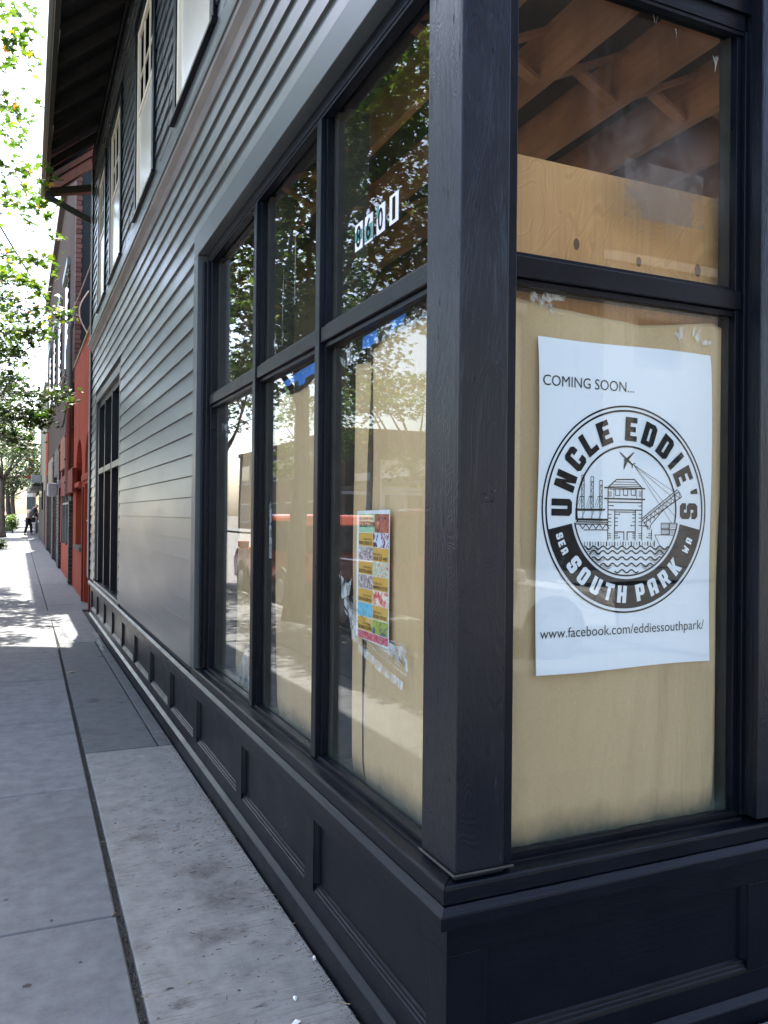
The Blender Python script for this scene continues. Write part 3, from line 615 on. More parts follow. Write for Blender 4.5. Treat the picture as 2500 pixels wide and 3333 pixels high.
# roof over the whole building up to a ridge
xr = (1.0+XE)/2; zr = ez+.22+(xr-.3)*slope
MB().prism([(.30, y0e, ez+.23), (xr, y0e, zr), (xr, y0e, zr+.1), (.30, y0e, ez+.30)], [(.30, y1e, ez+.23), (xr, y1e, zr), (xr, y1e, zr+.1), (.30, y1e, ez+.30)]).build('roof_slope', 'soffit_dark', bld)
MB().prism([(2*xr-.30, y0e, ez+.23), (xr+.001, y0e, zr), (xr+.001, y0e, zr+.1), (2*xr-.30, y0e, ez+.30)], [(2*xr-.30, y1e, ez+.23), (xr+.001, y1e, zr), (xr+.001, y1e, zr+.1), (2*xr-.30, y1e, ez+.30)]).build('roof_slope', 'soffit_dark', bld)
for y in (FY+.01, YE-.03): MB().prism([(1.02, y, 6.9), (XE, y, 6.9), (xr, y, zr-.1)], [(1.02, y+.02, 6.9), (XE, y+.02, 6.9), (xr, y+.02, zr-.1)]).build('gable_wall', 'siding', bld)
# knee bracket and pale boarding at the far end of the eave
MB().bar((EX(13)+.12, 13.58, 6.46), (1.02, 13.58, 7.07), .08, .13).build('barge_beam', 'soffit_dark', bld)
MB().bar((EX(13)+.10, 13.30, 6.38), (1.06, 12.80, 6.38), .09, .11).build('bracket_arm', 'soffit_dark', bld, bevel=.004); MB().bar((EX(13)+.10, 13.30, 6.32), (1.06, 12.80, 5.84), .08, .09).build('bracket_brace', 'soffit_dark', bld, bevel=.004)
for i in range(5):
    xa, xb = .42+i*.12, .537+i*.12; za, zb = 6.47+(xa-.42)*slope, 6.47+(xb-.42)*slope
    MB().prism([(xa, 12.74, za), (xb, 12.74, zb), (xb, 12.74, zb+.02), (xa, 12.74, za+.02)], [(xa, 13.57, za), (xb, 13.57, zb), (xb, 13.57, zb+.02), (xa, 13.57, za+.02)]).build('gable_board', 'soffit_pale', bld)
# --- inside: floor, walls, joists, bridging, sheet of plywood
MB().box(1.15, XE-.03, 1.99, YE-.05, .0, .25).build('interior_floor', 'floor_wood', bld); MB().box(XE-.06, XE-.03, 1.99, YE-.05, .25, 3.6).build('interior_wall', 'interior_wall', bld)
MB().box(1.15, XE-.1, YE-.08, YE-.05, .25, 3.6).build('interior_wall', 'interior_wall', bld); MB().box(1.15, XE-.1, 6.5, 6.53, .25, 3.6).build('interior_wall', 'interior_wall', bld)
MB().box(1.021, XE-.05, FY+.025, YE-.05, 3.63, 3.66).build('subfloor', 'joist_dark', bld)
MB().box(1.055, 1.09, 5.06, 8.99, .6, 3.6).build('interior_wall', 'interior_wall', bld)
js = [1.19+.412*i for i in range(15)]
for x in js: MB().box(x, x+.042, FY+.13, 6.49, 3.40, 3.629).build('joist', 'joist_wood', bld)
for x in js[:9]:
    for yb in (2.85, 4.6):
        MB().bar((x+.043, yb, 3.42), (x+.411, yb, 3.60), .055, .02, (0, 0, 1)).build('bridging', 'joist_wood', bld); MB().bar((x+.043, yb+.07, 3.60), (x+.411, yb+.07, 3.42), .055, .02, (0, 0, 1)).build('bridging', 'joist_wood', bld)
ply = tag(MB().box(1.20, 2.17, 1.965, 1.98, 1.55, 2.588).build('plywood_sheet', 'plywood', bevel=.001), 'knotty plywood sheet standing behind the upper front window', 'plywood')
def ppt(px, pz, r, h=1.6):
    m = MB(); n = 12; m.poly([(px+r*math.cos(6.283*k/n), 1.9645, pz+r*h*math.sin(6.283*k/n)) for k in range(n)]); m.build('knot', 'knot', ply)
for a in ((1.50, 2.36, .011), (1.735, 2.34, .010), (1.975, 2.345, .013), (1.80, 2.265, .009)): ppt(*a)
# ================================================================== PAPER, POSTERS, TAPE in the windows
def sheet_grid(name, T, us, zs, dfun, mat, ufun=None, thick=.0006):
    """paper hanging behind glass: grid over (u, z) whose depth follows dfun"""
    m = MB(); nu, nz = len(us), len(zs)
    for z in zs:
        for u in us:
            uu, zz = (ufun(u, z) if ufun else (u, z)); m.v.append(T(dfun(uu, zz), uu, zz))
    for j in range(nz-1):
        for i in range(nu-1): m.f.append([j*nu+i, j*nu+i+1, (j+1)*nu+i+1, (j+1)*nu+i])
    o = m.build(name, mat, smooth=True); md = o.modifiers.new('s', 'SOLIDIFY'); md.thickness = thick; return o
lin = lambda a, b_, n: [a+(b_-a)*i/(n-1) for i in range(n)]
def curl(z): return .012*max(0, 1-(z-.62)/.10)**2
wv = lambda u, z: .0035*math.sin(9*u+1.7*z)+.003*math.sin(19*u-3*z+1)+.0022*math.sin(43*u+5*z+2*math.sin(3*z))*(1.4-.5*z)+.0015*math.sin(61*u-9*z)+.0045*abs(math.sin(5.5*u+.9*math.sin(2.3*z)+.3))*(1.3-.4*z)+.003*abs(math.sin(2.1*z+1.7*u))
def TOPF(u):
    k = [(1.15, 2.168), (1.22, 2.160), (1.35, 2.147), (1.52, 2.133), (1.70, 2.128), (1.88, 2.150), (1.98, 2.165), (2.03, 2.150)]
    for (a, p), (b_, q) in zip(k, k[1:]):
        if u <= b_: return p+(q-p)*(u-a)/(b_-a)
    return k[-1][1]
def fpaper(u, z):                                   # top edge sags, right edge bows in below
    top = TOPF(u)
    t = (z-.62)/1.5; return (u-(.035*max(0, 1-t*1.3)+.006*math.sin(6*z))*max(0, (u-1.7)/.3), .62+(top-.62)*t)
tag(sheet_grid('brown_paper', F, lin(1.15, 2.022, 90), lin(.62, 2.12, 110), lambda u, z: .088+wv(u, z)+curl(z)*.8, 'kraft', fpaper), 'wide tan kraft paper sheet filling the lower front window behind the white poster', 'paper')
def p3(u, z):
    t = (z-.62)/1.5; top = 2.115+.03*math.sin((u-2.0)*5) if u < 2.5 else 2.135-.25*max(0, u-2.5)
    return (u+.02*max(0, (u-2.3)/.28)*math.sin(3*(z-.4))-.01, .62+(top-.62)*t)
tag(sheet_grid('brown_paper', S, lin(1.9, 2.575, 70), lin(.62, 2.12, 100), lambda u, z: .098+wv(u, z)+curl(z), 'kraft', p3), 'tan kraft paper sheet behind the event poster, beside the corner post', 'paper')
def p3b(u, z):
    t = (z-.62)/1.5; k = (u-2.60)/.19
    return (2.60+.03*math.sin(2.2*(z-.3))+.19*k*(.85+.15*math.cos(3*z)), .62+(1.46+.02*k)*t)
tag(sheet_grid('brown_paper', S, lin(2.60, 2.79, 14), lin(.62, 2.12, 60), lambda u, z: .104+wv(u*1.4, z)+curl(z)+.05*max(0, (u-2.70)/.09)**2, 'kraft', p3b), 'narrow curling strip of tan paper left of the dark gap in the near side window', 'paper')
def p2(u, z):
    t = (z-.62)/1.52; return (u-.03*max(0, (u-3.4)/.2)*(.5+.5*math.sin(2.5*z+.6)), .62+(1.50+.02*math.sin(7*u))*t)
tag(sheet_grid('brown_paper', S, lin(2.9, 3.66, 34), lin(.62, 2.12, 60), lambda u, z: .096+wv(u+.4, z)+curl(z), 'kraft', p2), 'tan kraft paper sheet in the middle side window', 'paper')
tag(sheet_grid('brown_paper', S, lin(3.80, 4.62, 30), lin(.62, 1.96, 40), lambda u, z: .17+wv(u+.9, z)*1.4+curl(z)+.02*math.sin(5*u), 'kraft', lambda u, z: (u-.12*max(0, (z-1.3))*((u-3.8)/.65), z)), 'set-back tan paper in the lower side window farthest from the corner post', 'paper')
m = MB(); m.poly([S(.085, 3.86, .66), S(.085, 4.40, .66), S(.087, 4.14, .86), S(.088, 3.86, .98)]); tag(m.build('plastic_scrap', 'clear_tape'), 'white triangular plastic scrap in the bottom corner of the far side pane', 'plastic')
def tape(label, T, pts, d, mat='blue_tape', name='tape_strip', cat='tape'):
    m = MB(); m.prism([T(d, u, z) for u, z in pts], [T(d+.0012, u, z) for u, z in pts]); return tag(m.build(name, mat), label, cat)
tape('blue painter tape at the peak of the paper in the near side window, left piece', S, [(2.595, 2.125), (2.59, 2.165), (2.47, 2.168), (2.46, 2.135), (2.53, 2.12)], .0805)
tape('blue painter tape tab near the top right of the near side paper', S, [(2.36, 2.142), (2.36, 2.172), (2.25, 2.174), (2.27, 2.148)], .0805)
tape('long blue painter tape strip along the paper top in the middle side window', S, [(3.46, 2.118), (3.50, 2.146), (3.30, 2.156), (3.26, 2.160), (3.02, 2.166), (3.03, 2.120), (3.20, 2.118), (3.21, 2.098), (3.29, 2.096), (3.29, 2.122)], .0805)
def cleartape(label, T, c, wd, ht, d, n=9, name='crumpled_tape'):
    m = MB()
    for i in range(n):
        a = random.uniform(0, 3.1); u, z = c[0]+random.uniform(-.5, .5)*wd, c[1]+random.uniform(-.5, .5)*ht; L, W = random.uniform(.3, .7)*max(wd, ht)*.7, random.uniform(.15, .4)*min(wd, ht)
        q = [(u+dx*L*math.cos(a)-dy*W*math.sin(a), z+dx*L*math.sin(a)+dy*W*math.cos(a)) for dx, dy in ((-.5, -.5), (.5, -.35), (.55, .5), (-.4, .45))]
        q = [(min(max(x, c[0]-wd*.6), c[0]+wd*.6), min(max(y, c[1]-ht*.6), c[1]+ht*.6)) for x, y in q]
        m.poly([T(d+i*.0006+random.uniform(0, .003), x, y) for x, y in q])
    return tag(m.build(name, 'clear_tape'), label, 'tape')
cleartape('crumpled clear tape in the top left corner of the near side pane', S, (2.72, 2.12), .16, .09, .081)
cleartape('clear tape bunch at the top edge between the two blue pieces', S, (2.41, 2.145), .09, .04, .0815, 6)
cleartape('loose clear tape at the top right of the near side window', S, (2.14, 2.15), .15, .07, .081, 7)
cleartape('clear tape dangling in the lower left of the middle upper pane', S, (3.64, 2.34), .05, .14, .081, 6)
cleartape('shred of clear tape at the top of the far side lower pane', S, (4.12, 2.07), .18, .09, .081, 7)
cleartape('second shred of clear tape near the jamb of the far side pane', S, (4.62, 2.03), .16, .09, .081, 6)
cleartape('creased clear tape at the top left of the front window paper', F, (1.36, 2.15), .14, .05, .081, 9)
cleartape('clear tape patch at the top right of the front window paper', F, (1.90, 2.11), .16, .05, .081, 6)
tape('vertical strip of clear tape on the left edge of the middle side pane', S, [(3.665, 1.35), (3.70, 1.35), (3.71, 1.60), (3.68, 1.62)], .081, 'clear_tape')
# stretched clear tape across the foot of the event poster
m = MB()
for i in range(26):
    t = random.random(); z0 = 1.245+random.gauss(0, .018); z1 = 1.10+random.gauss(0, .022)
    pts = [(2.74, z0), (2.60, z0-.05+random.gauss(0, .012)), (2.42, (z0+z1)/2-.03+random.gauss(0, .012)), (2.22, z1)]
    w_ = random.uniform(.0008, .003)
    for (u0, a0), (u1, a1) in zip(pts, pts[1:]): m.poly([S(.0795+i*.0001, u0, a0-w_), S(.0795+i*.0001, u1, a1-w_), S(.0795+i*.0001, u1, a1+w_), S(.0795+i*.0001, u0, a0+w_)])
for pts in ([(2.79, 1.34), (2.70, 1.31), (2.66, 1.335), (2.69, 1.27), (2.76, 1.25), (2.775, 1.29)], [(2.70, 1.22), (2.62, 1.20), (2.58, 1.11), (2.66, 1.12)], [(2.60, 1.115), (2.40, 1.075), (2.24, 1.045), (2.25, 1.02), (2.44, 1.05), (2.60, 1.085)], [(2.28, 1.15), (2.22, 1.16), (2.21, 1.08), (2.26, 1.09)]):
    m.poly([S(.0790, u, z) for u, z in pts])
tag(m.build('stretched_tape', 'clear_tape'), 'band of stretched wrinkled clear tape crossing the foot of the event poster', 'tape')
# marks on the upper front pane: old sticker ghost, sprayed haze, spider webs
fr = front_win
def ghost():
    m = MB(); m.poly([F(.0625, u, z) for u, z in ((1.600, 2.600), (1.905, 2.597), (1.905, 2.435), (1.600, 2.430))]); m.build('sticker_ghost', 'sticker_residue', fr)
    o = MB(); n = 28; o.poly([(math.cos(6.283*k/n), 0, math.sin(6.283*k/n)) for k in range(n)]); h = o.build('haze_patch', 'haze_spray', fr)
    h.location = (1.75, FY+.0620, 2.585); h.scale = (.34, 1, .24)
ghost()
m = MB()
for cx_, cz_, n in ((1.96, 2.985, 6), (1.72, 3.05, 2), (1.80, 3.03, 2)):
    for i in range(n): m.tube([F(.07, cx_+random.uniform(-.014, .014), cz_), F(.072, cx_+random.uniform(-.003, .003), cz_-random.uniform(.01, .05))], .0004, 3)
m.build('cobweb', 'white_edge', fr)
m = MB()
for y, z0, z1 in ((3.505, 2.3, 2.9), (3.33, 2.45, 2.75)): m.poly([S(.0742, y-.012, z0), S(.0742, y+.012, z0), S(.0742, y+.004, z1), S(.0742, y-.004, z1)])
tag(m.build('drip_marks', 'drip', side_win), kind='stuff')
# --- the big poster
PX, PZ, PY = 1.6315, 1.578, 1.8853
poster = empty('poster', (0, 0, 0), 'large white COMING SOON poster with round black bridge emblem in the front window', 'poster')
m = MB(); N_ = 14
xs = lin(-.316, .325, N_); zs_ = lin(-.464, .479, 20)
for z in zs_:
    for x in xs:
        e = .0; xx = x+(.004*math.sin(z*7) if x > .3 or x < -.3 else 0)
        m.v.append((PX+xx, PY+.001+(.004*max(0, (z-.42)/.06)), PZ+z+(.003*math.sin(x*9) if abs(z) > .45 else 0)))
for j in range(19):
    for i in range(N_-1): m.f.append([j*N_+i, j*N_+i+1, (j+1)*N_+i+1, (j+1)*N_+i])
m.build('sheet', 'poster_white', poster, smooth=True)
Yp = PY-.0002
pr = MB()
def ring(mb, r0, r1, a0=0, a1=360, y=Yp, n=120):
    o = len(mb.v); n = max(4, int(n*(a1-a0)/360))
    for i in range(n+1):
        a = R_(a0+(a1-a0)*i/n)
        for r in (r0, r1): mb.v.append((PX+r*math.cos(a), y, PZ+r*math.sin(a)))
    for i in range(n): mb.f.append([o+2*i, o+2*i+1, o+2*i+3, o+2*i+2])
ring(pr, .2980, .3033); ring(pr, .2850, .2908, -12, 192); ring(pr, .1808, .1866, -12, 192)
band = MB(); ring(band, .2040, .2900, -168, -12); ring(band, .1915, .1965, -168, -12)
